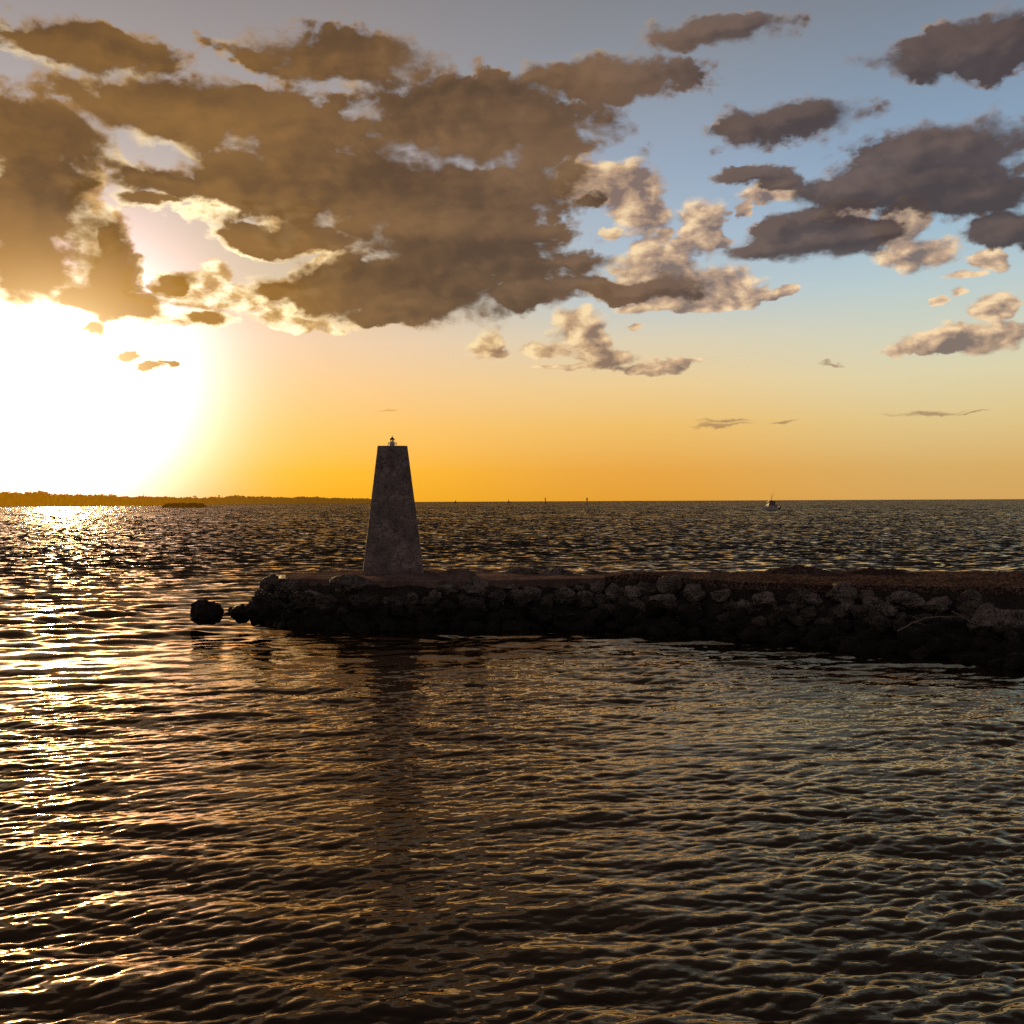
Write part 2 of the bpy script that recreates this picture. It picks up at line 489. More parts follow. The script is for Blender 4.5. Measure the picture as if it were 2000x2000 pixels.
def water_material():
    mt = bpy.data.materials.new("sea water")
    mt.use_nodes = True
    t = mt.node_tree
    t.nodes.clear()
    N = NT(t)
    g = N.n('ShaderNodeNewGeometry')
    p = g.outputs['Position']
    dist = N.vm('LENGTH', N.vm('MULTIPLY', p, (1, 1, 0)))
    ps = N.vm('MULTIPLY', p, (0.62, 1.0, 1.0))
    # capillary ripples close by; steep wind chop where the grid is too coarse to carry it
    n1 = N.noise(N.vm('MULTIPLY', p, (0.38, 1.0, 1.0)), 7.0, 2.5, 0.55)
    bp = N.n('ShaderNodeBump')
    bp.inputs['Strength'].default_value = 1.0
    bp.inputs['Distance'].default_value = 1.0
    N.put(bp.inputs['Height'], N.m('MULTIPLY', n1, 0.008))
    pf = N.vm('MULTIPLY', p, (0.42, 0.8, 1.0))
    c1 = N.vm('SUBTRACT', N.noise(pf, 1.8, 3.5, 0.62, col=True), (0.5, 0.5, 0.5))
    c2 = N.vm('SUBTRACT', N.noise(pf, 0.28, 3, 0.6, col=True), (0.5, 0.5, 0.5))
    w1 = N.ss(dist, 32, 95)
    w2 = N.ss(dist, 90, 400)
    sl = N.vm('ADD', N.vm('SCALE', c1, None, N.m('MULTIPLY', w1, 2.9)), N.vm('SCALE', c2, None, N.m('MULTIPLY', w2, 2.2)))
    sl = N.vm('MULTIPLY', sl, (0.8, 1.0, 0.0))
    sl = N.vm('ADD', sl, N.comb(0.0, N.m('MULTIPLY', w1, -0.34), 0.0))
    nrm = N.vm('NORMALIZE', N.vm('ADD', bp.outputs[0], sl))
    # murky harbour water: dark body colour under a Fresnel skin whose tint puts the light's warm gold into reflections
    df = N.n('ShaderNodeBsdfDiffuse')
    df.inputs['Color'].default_value = (0.003, 0.004, 0.005, 1)
    gl = N.n('ShaderNodeBsdfGlossy')
    N.put(gl.inputs['Color'], N.mix(N.ss(dist, 40, 120), (1.0, 0.79, 0.52, 1), (0.9, 0.78, 0.62, 1)))
    N.put(gl.inputs['Roughness'], N.rng(dist, 30, 600, 0.03, 0.12))
    t.links.new(nrm, gl.inputs['Normal'])
    fr = N.n('ShaderNodeFresnel')
    fr.inputs['IOR'].default_value = 1.36
    t.links.new(nrm, fr.inputs['Normal'])
    mx = N.n('ShaderNodeMixShader')
    N.put(mx.inputs[0], N.m('MULTIPLY', fr.outputs[0], N.rng(dist, 34, 90, 1.7, 0.95), clamp=True))
    t.links.new(df.outputs[0], mx.inputs[1])
    t.links.new(gl.outputs[0], mx.inputs[2])
    out = N.n('ShaderNodeOutputMaterial')
    t.links.new(mx.outputs[0], out.inputs[0])
    return mt


water = build_water()
water.data.materials.append(water_material())
# ------------------------------------------------------------------ shared helpers
def link(name, me, mat=None, parent=None, smooth=True):
    o = bpy.data.objects.new(name, me)
    COL.objects.link(o)
    if mat is not None:
        me.materials.clear()
        me.materials.append(mat)
    if parent is not None:
        o.parent = parent
    if smooth:
        me.polygons.foreach_set("use_smooth", np.ones(len(me.polygons), dtype=bool))
    return o


def mesh_from(name, verts, faces):
    me = bpy.data.meshes.new(name)
    me.from_pydata([tuple(v) for v in verts], [], faces)
    me.update()
    return me


def bm_mesh(name, bm):
    me = bpy.data.meshes.new(name)
    bm.normal_update()
    bm.to_mesh(me)
    bm.free()
    return me


def tag(o, label=None, cat=None, group=None, kind=None):
    if label:
        o["label"] = label
    if cat:
        o["category"] = cat
    if group:
        o["group"] = group
    if kind:
        o["kind"] = kind
    return o


def empty(name, loc, rz=0.0):
    o = bpy.data.objects.new(name, None)
    o.empty_display_size = 0.3
    COL.objects.link(o)
    o.location = loc
    o.rotation_euler = (0, 0, rz)
    return o


def fbm(p, octv=5, rough=0.55):
    a, s, f = 0.0, 1.0, 1.0
    for _ in range(octv):
        a += s * mnoise.noise(p * f)
        s *= rough
        f *= 2.03
    return a


def mat_base(name):
    mt = bpy.data.materials.new(name)
    mt.use_nodes = True
    t = mt.node_tree
    t.nodes.clear()
    N = NT(t)
    bs = N.n('ShaderNodeBsdfPrincipled')
    out = N.n('ShaderNodeOutputMaterial')
    t.links.new(bs.outputs[0], out.inputs[0])
    return mt, N, bs


def bump(N, h, dist, strength=1.0):
    b = N.n('ShaderNodeBump')
    b.inputs['Strength'].default_value = strength
    b.inputs['Distance'].default_value = dist
    N.put(b.inputs['Height'], h)
    return b.outputs[0]


def simple_mat(name, col, rough=0.6, metal=0.0, var=0.25, scale=12.0, coat=0.0):
    mt, N, bs = mat_base(name)
    g = N.n('ShaderNodeTexCoord')
    n = N.noise(g.outputs['Object'], scale, 5, 0.6)
    c0 = tuple(x * (1 - var) for x in col[:3]) + (1,)
    c1 = tuple(min(1, x * (1 + var)) for x in col[:3]) + (1,)
    N.put(bs.inputs['Base Color'], N.mix(n, c0, c1))
    N.put(bs.inputs['Roughness'], N.rng(n, 0.3, 0.7, rough * 0.85, min(1, rough * 1.15)))
    bs.inputs['Metallic'].default_value = metal
    return mt


# ------------------------------------------------------------------ rock, concrete and gravel
def rock_material(name="pitted coral rock", shade=1.0, z0=0.55, z1=1.12):
    mt, N, bs = mat_base(name)
    g = N.n('ShaderNodeNewGeometry')
    p = g.outputs['Position']
    oi = N.n('ShaderNodeObjectInfo')
    n1 = N.noise(p, 1.4, 6, 0.62)
    n2 = N.noise(p, 9.0, 6, 0.65)
    vo = N.n('ShaderNodeTexVoronoi')
    vo.feature = 'F1'
    N.put(vo.inputs['Vector'], N.vm('MULTIPLY_ADD', N.noise(p, 4.0, 3, 0.5, col=True), (0.25, 0.25, 0.25), p))
    vo.inputs['Scale'].default_value = 13.0
    pit = N.ss(vo.outputs['Distance'], 0.05, 0.42)
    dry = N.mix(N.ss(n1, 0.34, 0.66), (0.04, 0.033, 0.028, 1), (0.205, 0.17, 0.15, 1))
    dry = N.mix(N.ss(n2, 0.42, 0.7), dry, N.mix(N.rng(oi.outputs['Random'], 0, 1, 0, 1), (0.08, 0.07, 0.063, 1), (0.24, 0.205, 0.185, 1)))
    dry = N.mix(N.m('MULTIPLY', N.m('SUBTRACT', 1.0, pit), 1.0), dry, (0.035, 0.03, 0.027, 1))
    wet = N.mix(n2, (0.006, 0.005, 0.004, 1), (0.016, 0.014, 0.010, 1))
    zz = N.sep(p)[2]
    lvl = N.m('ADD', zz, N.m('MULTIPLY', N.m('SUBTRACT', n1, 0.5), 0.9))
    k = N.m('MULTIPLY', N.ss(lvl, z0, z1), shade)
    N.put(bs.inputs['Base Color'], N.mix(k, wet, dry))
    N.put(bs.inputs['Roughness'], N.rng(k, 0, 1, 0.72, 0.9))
    bs.inputs['Specular IOR Level'].default_value = 0.15
    h = N.m('ADD', N.m('MULTIPLY', pit, 0.55), N.m('MULTIPLY', n2, 0.6))
    mt.node_tree.links.new(bump(N, h, 0.11), bs.inputs['Normal'])
    return mt


def concrete_material(name, light, dark, red=0.0):
    mt, N, bs = mat_base(name)
    g = N.n('ShaderNodeNewGeometry')
    p = g.outputs['Position']
    n1 = N.noise(p, 0.8, 6, 0.62)
    n2 = N.noise(p, 7.0, 6, 0.65)
    n3 = N.noise(N.vm('MULTIPLY', p, (1, 1, 0.15)), 3.0, 4, 0.6)
    c = N.mix(N.ss(n1, 0.32, 0.68), dark, light)
    c = N.mix(N.m('MULTIPLY', N.ss(n2, 0.5, 0.7), 0.55), c, dark)
    c = N.mix(N.m('MULTIPLY', N.ss(n3, 0.5, 0.72), 0.4), c, tuple(x * 0.4 for x in dark[:3]) + (1,))
    zz = N.sep(p)[2]
    k = N.ss(N.m('ADD', zz, N.m('MULTIPLY', N.m('SUBTRACT', n1, 0.5), 0.6)), 0.9, 1.45)
    c = N.mix(k, (0.012, 0.010, 0.008, 1), c)
    N.put(bs.inputs['Base Color'], c)
    bs.inputs['Roughness'].default_value = 0.92
    bs.inputs['Specular IOR Level'].default_value = 0.0
    mt.node_tree.links.new(bump(N, N.m('ADD', n2, N.m('MULTIPLY', n1, 2.0)), 0.03), bs.inputs['Normal'])
    return mt


def gravel_material():
    mt, N, bs = mat_base("reddish coral gravel")
    g = N.n('ShaderNodeNewGeometry')
    p = g.outputs['Position']
    n1 = N.noise(p, 0.7, 5, 0.6)
    n2 = N.noise(p, 10.0, 4, 0.7)
    c = N.mix(N.ss(n1, 0.35, 0.65), (0.11, 0.075, 0.063, 1), (0.2, 0.146, 0.124, 1))
    c = N.mix(N.ss(n2, 0.42, 0.66), (0.03, 0.018, 0.014, 1), c)
    zz = N.sep(p)[2]
    k = N.ss(zz, 0.95, 1.5)
    c = N.mix(k, (0.014, 0.011, 0.009, 1), c)
    N.put(bs.inputs['Base Color'], c)
    bs.inputs['Roughness'].default_value = 0.95
    bs.inputs['Specular IOR Level'].default_value = 0.0
    mt.node_tree.links.new(bump(N, N.m('ADD', N.m('MULTIPLY', n2, 0.5), N.m('MULTIPLY', n1, 1.5)), 0.02), bs.inputs['Normal'])
    return mt


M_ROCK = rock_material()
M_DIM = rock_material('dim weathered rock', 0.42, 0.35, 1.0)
M_RUBBLE = rock_material('rubble with algae and painted shade', 0.14, 0.7, 1.3)  # shadow gaps between rocks put into the colour, besides algae
M_CONC = concrete_material("weathered concrete", (0.19, 0.135, 0.115, 1), (0.085, 0.058, 0.05, 1))
M_GRAV = gravel_material()

# ------------------------------------------------------------------ the jetty body
# Cross-sections from seaward tip to land; each row: front crest sighting, back
# crest sighting, waterline sighting and the crest height there.
ZP = 1.75
sections = [  # (u, crest v, crest z, foot u, foot v, back v)
    (512, 1150, 0.95, 505, 1206, 1138),
    (548, 1131, 1.55, 535, 1222, 1121),
    (600, 1130, 1.70, 590, 1227, 1118),
    (660, 1131, 1.74, 655, 1229, 1116),
    (720, 1133, 1.74, 715, 1230, 1113),
    (790, 1134, 1.74, 790, 1230, 1112),
    (860, 1134, 1.74, 860, 1230, 1112),
    (930, 1133, 1.72, 930, 1229, 1114),
    (1000, 1131, 1.72, 1000, 1229, 1119),
    (1090, 1130, 1.72, 1090, 1229, 1121),
    (1175, 1127, 1.76, 1180, 1231, 1121),
    (1235, 1121, 1.98, 1245, 1234, 1117),
    (1290, 1124, 1.96, 1300, 1238, 1117),
    (1350, 1130, 1.9, 1360, 1244, 1118),
    (1430, 1135, 1.9, 1440, 1250, 1117),
    (1520, 1139, 1.9, 1530, 1256, 1115),
    (1620, 1142, 1.9, 1630, 1264, 1115),
    (1720, 1143, 1.9, 1730, 1272, 1116),
    (1830, 1145, 1.9, 1840, 1284, 1117),
    (1952, 1147, 1.9, 1950, 1296, 1116),
    (2100, 1152, 1.9, 2090, 1316, 1113),
    (2500, 1170, 1.9, 2480, 1390, 1108),
]


def interp_sections(n):
    rows = []
    for u, v, z, fu, fv, bv in sections:
        c = W(u, v, z)
        f = W(fu, fv, 0.0)
        b = W(u, bv, z)
        rows.append((c, f, b))
    # resample along the crest by arc length
    d = [0.0]
    for a, b in zip(rows[:-1], rows[1:]):
        d.append(d[-1] + max(0.01, (b[0] - a[0]).length))
    d = np.array(d)
    t = np.linspace(0, d[-1], n)
    out = []
    for k in range(3):
        arr = np.array([list(r[k]) for r in rows])
        out.append(np.stack([np.interp(t, d, arr[:, i]) for i in range(3)], -1))
    return out


NS = 420
crest, foot, backc = interp_sections(NS)


def build_core():
    """rubble core: sloping harbour face, level top, seaward face"""
    prof = 46
    verts = []
    for i in range(NS):
        c, f, b = Vector(crest[i]), Vector(foot[i]), Vector(backc[i])
        edge = c.copy()
        toe = f + (f - c) * 0.25
        toe.z = -0.7
        wall = c + (f - c).normalized() * 0.02
        ztop = c.z
        path = [toe, f.lerp(c, 0.0), f.lerp(c, 0.33), f.lerp(c, 0.62), c + (f - c) * 0.10]
        path[1].z = 0.0
        path[2].z = 0.38
        path[3].z = ztop - 0.95
        path[4].z = ztop - 0.72
        path += [Vector((c.x, c.y, ztop - 0.16))]
        path += [c + Vector((0, 0.25, -0.10)), c.lerp(b, 0.5) + Vector((0, 0, -0.08)), b + Vector((0, 0, -0.06)), b + Vector((0.0, 1.4, 0)), b + Vector((0.2, 3.8, 0))]
        path[9].z = ztop - 0.7
        path[10].z = -0.8
        # resample
        dd = [0.0]
        for q, w in zip(path[:-1], path[1:]):
            dd.append(dd[-1] + (w - q).length)
        tt = np.linspace(0, dd[-1], prof)
        arr = np.array([list(q) for q in path])
        pr = np.stack([np.interp(tt, dd, arr[:, k]) for k in range(3)], -1)
        for j in range(prof):
            p = Vector(pr[j])
            n = fbm(p * 1.1, 4)
            w = 0.16 if p.z < ztop - 0.3 else 0.03
            verts.append((p.x + 0.5 * w * mnoise.noise(p * 0.9 + Vector((7, 0, 0))), p.y + w * n, p.z + w * 0.8 * fbm(p * 1.3 + Vector((0, 9, 0)), 4)))
    faces = []
    for i in range(NS - 1):
        for j in range(prof - 1):
            a = i * prof + j
            faces.append((a, a + prof, a + prof + 1, a + 1))
    faces.append(tuple(range(prof)))
    o = link("ground", mesh_from("ground", verts, faces), M_RUBBLE)
    o["kind"] = "structure"
    return o


build_core()


def idx_at(u):
    """section index whose crest is sighted at u"""
    best, bi = 1e9, 0
    for i in range(NS):
        uu = U0 + F * crest[i][0] / crest[i][1]
        if abs(uu - u) < best:
            best, bi = abs(uu - u), i
    return bi


def cap_strip(name, u0, u1, lift, thick, over, mat, kind="structure", rough=0.012, nj=26, back_over=0.0, wob=0.06):
    """a slab or ribbon lying on the crest between two sightings, with a front face"""
    i0, i1 = idx_at(u0), idx_at(u1)
    verts, faces = [], []
    idx = list(range(i0, i1 + 1))
    # densify
    fine = []
    for a, b in zip(idx[:-1], idx[1:]):
        for s in (0, 0.5):
            fine.append((crest[a] * (1 - s) + crest[b] * s, backc[a] * (1 - s) + backc[b] * s))
    fine.append((crest[idx[-1]], backc[idx[-1]]))
    m = nj + 7
    for c, b in fine:
        c, b = Vector(c), Vector(b)
        d = (b - c)
        d.z = 0
        d = d.normalized()
        fr = c - d * over
        fr += d * (wob * fbm(c * 0.9 + Vector((3, 1, 0)), 4))
        bk = b + d * back_over
        z = c.z + lift
        row = []
        row.append((fr.x + d.x * 0.06, fr.y + d.y * 0.06, z - thick))
        for q in (0.85, 0.55, 0.25, 0.08):
            row.append((fr.x, fr.y, z - thick * q))
        row.append((fr.x + d.x * 0.012, fr.y + d.y * 0.012, z - thick * 0.02))
        for j in range(nj):
            s = (j + 0.5) / nj
            q = fr.lerp(bk, s * s * 0.5 + s * 0.5)
            row.append((q.x, q.y, z))
        row.append((bk.x, bk.y, z - thick))
        for k, (x, y, zz) in enumerate(row):
            p = Vector((x, y, zz))
            nz = rough * fbm(p * 2.3, 5)
            nx = rough * 1.3 * fbm(p * 2.9 + Vector((5, 5, 5)), 4) if k < 7 else 0.0
            verts.append((x, y + nx, zz + (nz if k > 4 else 0.4 * nz)))
    for i in range(len(fine) - 1):
        for j in range(m - 1):
            a = i * m + j
            faces.append((a, a + m, a + m + 1, a + 1))
    faces.append(tuple(range(m)))
    faces.append(tuple(reversed(range((len(fine) - 1) * m, len(fine) * m))))
    o = link(name, mesh_from(name, verts, faces), mat, smooth=False)
    o["kind"] = kind
    return o


cap_strip("pavement", 556, 866, 0.0, 0.34, 0.02, M_CONC, wob=0.10, rough=0.02)          # concrete head under the tower
cap_strip("pavement", 868, 1181, -0.02, 0.42, 0.12, M_CONC, wob=0.10, rough=0.016)      # lower slab behind the boulders
cap_strip("path", 1180, 2460, 0.0, 0.34, 0.04, M_GRAV, wob=0.12, rough=0.03, back_over=0.3)


def lump(name, c, rx, ry, h, mat, seed, rough=0.3, n=40, pw=1.6):
    """low uneven heap with a ragged outline"""
    verts, faces = [], []
    sv = Vector((seed * 3.1, seed * 1.7, 0))
    rings = n // 2
    for i in range(rings + 1):
        r = i / rings
        for j in range(n):
            a = 2 * PI * j / n
            k = 1 + rough * 0.6 * fbm(Vector((math.cos(a) * 1.4, math.sin(a) * 1.4, 0)) + sv, 4)
            x, y = rx * r * k * math.cos(a), ry * r * k * math.sin(a)
            z = h * (1 - r ** pw) * (1 + rough * fbm(Vector((x * 2, y * 2, 0)) + sv, 5)) - 0.14 * r
            z += 0.05 * fbm(Vector((x * 6, y * 6, 1)) + sv, 3)
            verts.append((c[0] + x, c[1] + y, c[2] + z))
    for i in range(rings):
        for j in range(n):
            a, b = i * n + j, i * n + (j + 1) % n
            faces.append((a, a + n, b + n, b) if i else (a, a + n, b + n, b))
    return link(name, mesh_from(name, verts, faces), mat)


# gravel and weed banks along the seaward edge of the path
def bank(u0, u1, vtop, vbase, zb, mat, seed, name, pw=2.2):
    y = (EYE - zb) * F / (vbase - vh(u0))
    c = D((u0 + u1) / 2, vbase, y)
    rx = (u1 - u0) / 2 / F * y
    h = (vbase - vtop) / F * y
    return lump(name, (c.x, c.y, zb - 0.04), rx, max(0.7, min(1.6, rx * 0.4)), h, mat, seed, pw=pw)


bank(846, 938, 1111, 1127, 1.74, M_CONC, 2, "gravel_bank", 5.0)["kind"] = "structure"
bank(1460, 1650, 1104, 1119, 1.88, M_GRAV, 3, "gravel_bank")["kind"] = "structure"
bank(1610, 1800, 1109, 1121, 1.88, M_GRAV, 8, "gravel_bank")["kind"] = "structure"

# ------------------------------------------------------------------ boulders
def boulder_mesh(seed, sub=4, rugged=1.0, flat=1.0):
    bm = bmesh.new()
    bmesh.ops.create_icosphere(bm, subdivisions=sub, radius=1.0)
    rnd = random.Random(seed)
    planes = []
    for _ in range(13):
        n = Vector((rnd.gauss(0, 1), rnd.gauss(0, 1), rnd.gauss(0, 0.8))).normalized()
        planes.append((n, rnd.uniform(0.58, 0.94)))
    off = Vector((rnd.uniform(-50, 50), rnd.uniform(-50, 50), rnd.uniform(-50, 50)))
    for v in bm.verts:
        p = v.co.copy()
        q = p.copy()
        for n, d in planes:
            e = q.dot(n) - d
            if e > 0:
                q -= n * e * 0.92
        k = 1 + rugged * (0.24 * fbm(p * 1.25 + off, 3) + 0.15 * fbm(q * 3.2 + off, 4, 0.6))
        r = mnoise.noise(q * 5.5 + off)
        k -= rugged * 0.07 * max(0, 0.35 - abs(r)) / 0.35
        v.co = q * k
    # normalise to the unit box
    xs = [v.co.x for v in bm.verts]
    ys = [v.co.y for v in bm.verts]
    zs = [v.co.z for v in bm.verts]
    for v in bm.verts:
        v.co.x = (v.co.x - (min(xs) + max(xs)) / 2) / ((max(xs) - min(xs)) / 2)
        v.co.y = (v.co.y - (min(ys) + max(ys)) / 2) / ((max(ys) - min(ys)) / 2)
        v.co.z = (v.co.z - (min(zs) + max(zs)) / 2) / ((max(zs) - min(zs)) / 2)
    return bm_mesh("boulder", bm)


def put_boulder(box, y, label, seed, depth=0.9, tilt=0.0, sub=4, rugged=1.0, group=None):
    """a boulder filling the sighted box (u0, v0, u1, v1) at distance y"""
    u0, v0, u1, v1 = box
    a, b = D(u0, v1, y), D(u1, v0, y)
    w, h = (b.x - a.x) / 2, (b.z - a.z) / 2
    me = boulder_mesh(seed, sub, rugged)
    o = link("boulder", me, M_ROCK)
    o.location = ((a.x + b.x) / 2, y + w * depth * 0.3, (a.z + b.z) / 2)
    o.scale = (w, w * depth, h)
    o.rotation_euler = (0, R(tilt), 0)
    tag(o, label, "boulder", group)
    return o


def face_y(u, v):
    """distance of the rubble face where the sight line (u, v) meets it"""
    i = idx_at(u)
    c, f = crest[i], foot[i]
    # face from foot (z 0) to crest - 0.5
    best, by = 1e9, f[1]
    for s in np.linspace(0, 1, 60):
        y = f[1] + (c[1] - f[1]) * s
        z = 0.0 + (c[2] - 0.45) * min(1.0, s / 0.92)
        vv = vh(u) + (EYE - z) * F / y
        if abs(vv - v) < best:
            best, by = abs(vv - v), y
    return by


BOULDERS = [
    # box, label, depth, y override
    ((368, 1171, 432, 1224), "black squarish boulder standing alone in the water off the jetty tip", 0.9, 36.4),
    ((431, 1180, 489, 1221), "low dark boulder beside the lone offshore rock, awash at the jetty tip", 1.0, 36.3),
    ((470, 1172, 522, 1224), "rounded dark boulder leaning against the jetty tip above the low awash rock", 1.0, 36.2),
    ((488, 1158, 528, 1212), "tall dark boulder forming the step below the top corner of the jetty tip", 1.0, 36.6),
    ((501, 1121, 543, 1162), "rough boulder perched on the top corner at the very tip of the jetty", 1.0, 37.6),
    ((531, 1129, 575, 1160), "pale boulder just inshore of the corner rock, below the slab end", 0.9, 37.2),
    ((642, 1121, 726, 1164), "large rough boulder against the slab, just left of the tower base", 0.7, 37.9),
    ((575, 1152, 640, 1185), "dark rounded boulder below the slab between the tip and the tower", 0.9, None),
    ((739, 1164, 776, 1186), "small dark boulder under the tower base, below the step", 0.9, None),
    ((784, 1156, 817, 1182), "small pale-topped boulder under the slab, just right of below the tower", 0.9, None),
    ((834, 1151, 862, 1181), "narrow upright boulder at the end of the tower slab", 0.9, None),
    ((854, 1138, 899, 1163), "twin-humped boulder under the end of the tower slab", 0.8, 37.3),
    ((901, 1126, 954, 1168), "leaning boulder reaching up to the lower slab beside the rubble bank", 0.8, 37.2),
    ((951, 1152, 993, 1178), "pale round boulder right of the leaning one, low on the slope", 0.9, None),
    ((979, 1138, 1021, 1160), "boulder tucked against the lower slab above the pale round one", 0.8, None),
    ((984, 1150, 1030, 1180), "dark jagged boulder filling the gap beside the pale round one", 0.9, None),
    ((1018, 1145, 1057, 1178), "light speckled boulder at the right end of the low cluster under the slab", 0.8, None),
    ((1080, 1146, 1128, 1181), "broad domed boulder in the middle of the jetty face", 0.8, None),
    ((1118, 1141, 1143, 1160), "small boulder perched behind the broad domed one", 0.9, None),
    ((1137, 1138, 1158, 1153), "small pointed boulder tucked up under the slab edge", 0.9, None),
    ((1124, 1153, 1161, 1180), "slanted pale boulder between the domed one and the round one", 0.8, None),
    ((1152, 1137, 1184, 1170), "round boulder at the end of the slab where the ramp begins", 0.8, None),
    ((1181, 1139, 1221, 1180), "bright upright egg-shaped boulder below the start of the ramp", 0.75, None),
    ((1219, 1143, 1256, 1183), "upright weathered boulder beside the egg-shaped one, below the ramp", 0.8, None),
    ((1240, 1135, 1288, 1164), "rounded boulder under the hump of the ramp", 0.8, None),
    ((1280, 1124, 1338, 1168), "large peaked boulder rising to the path edge right of the ramp", 0.7, None),
    ((1262, 1160, 1324, 1188), "wide low boulder lying in front of the large peaked one", 0.7, None),
    ((1334, 1139, 1378, 1182), "two-lobed upright boulder right of the large peaked one", 0.75, None),
    ((1388, 1150, 1432, 1178), "dim boulder in the shadowed gap under the path edge", 0.9, None),
    ((1436, 1170, 1474, 1196), "low dark boulder at the foot of the sloping flat one", 0.9, None),
    ((1465, 1155, 1522, 1190), "sloping flat-sided boulder with a raised end under the path", 0.8, None),
    ((1534, 1159, 1568, 1180), "small dark boulder behind the pale broken stone", 0.9, None),
    ((1528, 1177, 1571, 1198), "pale broken stone low among the dark boulders", 0.8, None),
    ((1551, 1151, 1613, 1188), "angular boulder with a pointed top left of the biggest one", 0.8, None),
    ((1612, 1135, 1678, 1186), "biggest boulder on the face, its peak just reaching the path edge", 0.7, None),
    ((1634, 1170, 1678, 1203), "upright block leaning in front of the biggest boulder", 0.75, None),
    ((1678, 1151, 1708, 1178), "smooth-topped boulder right of the biggest one's peak", 0.9, None),
    ((1684, 1165, 1731, 1194), "dark angular boulder below the smooth-topped one", 0.9, None),
    ((1708, 1177, 1759, 1212), "domed dark boulder low on the slope under the broad twin-topped one", 0.9, None),
    ((1730, 1154, 1806, 1196), "broad twin-topped boulder under the gravel path", 0.75, None),
    ((1868, 1151, 1918, 1214), "tall craggy boulder like a bent stump above the driftwood", 0.7, None),
    ((1907, 1177, 1946, 1204), "rounded grey boulder between the stump-like one and the orange-edged one", 0.9, None),
    ((1903, 1184, 2010, 1262), "large boulder with an orange sunlit edge, nearest of the jetty rocks", 0.8, None),
    ((1806, 1166, 1866, 1200), "dark low boulder in the hollow behind the driftwood", 0.9, None),
]
for k, (box, lab, dep, yo) in enumerate(BOULDERS):
    u, v = (box[0] + box[2]) / 2, (box[1] * 0.35 + box[3] * 0.65)
    y = yo if yo else face_y(u, v)
    b = put_boulder(box, y, lab, 100 + k, dep, tilt=random.uniform(-10, 10))
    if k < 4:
        b.data.materials[0] = M_RUBBLE  # near-black copy of the rock paints these as silhouettes

# dark wet riprap below: boulders nothing tells apart
protos = [boulder_mesh(300 + k, 3, 1.1) for k in range(10)]
dims = [boulder_mesh(340 + k, 4, 1.1) for k in range(10)]
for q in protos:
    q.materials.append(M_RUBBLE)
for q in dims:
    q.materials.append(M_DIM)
used = 0
for i in range(6, NS - 10, 1):
    c, f = Vector(crest[i]), Vector(foot[i])
    if U0 + F * f.x / f.y > 2080:
        break
    if i % 4:
        continue
    for row, (s, sz) in enumerate(((0.0, 0.42), (0.2, 0.46), (0.38, 0.44), (0.6, 0.38))):
        if random.random() < 0.2:
            continue
        q = f.lerp(c, s + random.uniform(-0.08, 0.08))
        z = [0.02, 0.26, 0.54, 0.86][row] + random.uniform(-0.1, 0.1)
        r = sz * random.uniform(0.7, 1.35)
        dim = row == 3 or (row == 2 and random.random() < 0.3)
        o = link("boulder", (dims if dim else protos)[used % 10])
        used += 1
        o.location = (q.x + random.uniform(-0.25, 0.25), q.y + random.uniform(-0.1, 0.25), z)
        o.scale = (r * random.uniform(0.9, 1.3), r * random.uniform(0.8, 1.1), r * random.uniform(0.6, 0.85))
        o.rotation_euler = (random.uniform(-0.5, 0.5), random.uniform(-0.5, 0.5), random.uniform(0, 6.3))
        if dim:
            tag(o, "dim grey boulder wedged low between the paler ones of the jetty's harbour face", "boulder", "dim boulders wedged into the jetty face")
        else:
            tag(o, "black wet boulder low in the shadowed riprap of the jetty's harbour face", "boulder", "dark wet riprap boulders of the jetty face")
N_RIPRAP = used

# boulders of the seaward side, heads showing over the path
BACKROCKS = [
    ((978, 1109, 1052, 1126), "low black weedy boulder showing over the slab's far edge, tower side"),
    ((1046, 1109, 1122, 1126), "low black weedy boulder showing over the slab's far edge, ramp side"),
    ((926, 1113, 968, 1126), "small dark boulder at the far edge beside the rubble bank"),
    ((1652, 1110, 1690, 1121), "small dark boulder on the far edge of the gravel path"),
]
for k, (box, lab) in enumerate(BACKROCKS):
    i = idx_at((box[0] + box[2]) / 2)
    put_boulder((box[0], box[1], box[2], box[3] + 8), backc[i][1] + 0.35, lab, 400 + k, 0.5, rugged=1.3)


# driftwood branches lying over the rocks by the orange-edged boulder
M_WOOD = simple_mat("grey driftwood", (0.13, 0.10, 0.085), 0.85, var=0.4, scale=20)


def tube(name, pts, radii, mat, parent=None, seg=7):
    bm = bmesh.new()
    rings = []
    for i, p in enumerate(pts):
        a = pts[max(0, i - 1)]
        b = pts[min(len(pts) - 1, i + 1)]
        t = (b - a).normalized()
        up = Vector((0, 0, 1)) if abs(t.z) < 0.9 else Vector((1, 0, 0))
        s = t.cross(up).normalized()
        w = s.cross(t)
        rings.append([bm.verts.new(p + (s * math.cos(2 * PI * k / seg) + w * math.sin(2 * PI * k / seg)) * radii[i]) for k in range(seg)])
    for r0, r1 in zip(rings[:-1], rings[1:]):
        for k in range(seg):
            bm.faces.new((r0[k], r0[(k + 1) % seg], r1[(k + 1) % seg], r1[k]))
    bm.faces.new(list(reversed(rings[0])))
    bm.faces.new(rings[-1])
    return link(name, bm_mesh(name, bm), mat, parent)


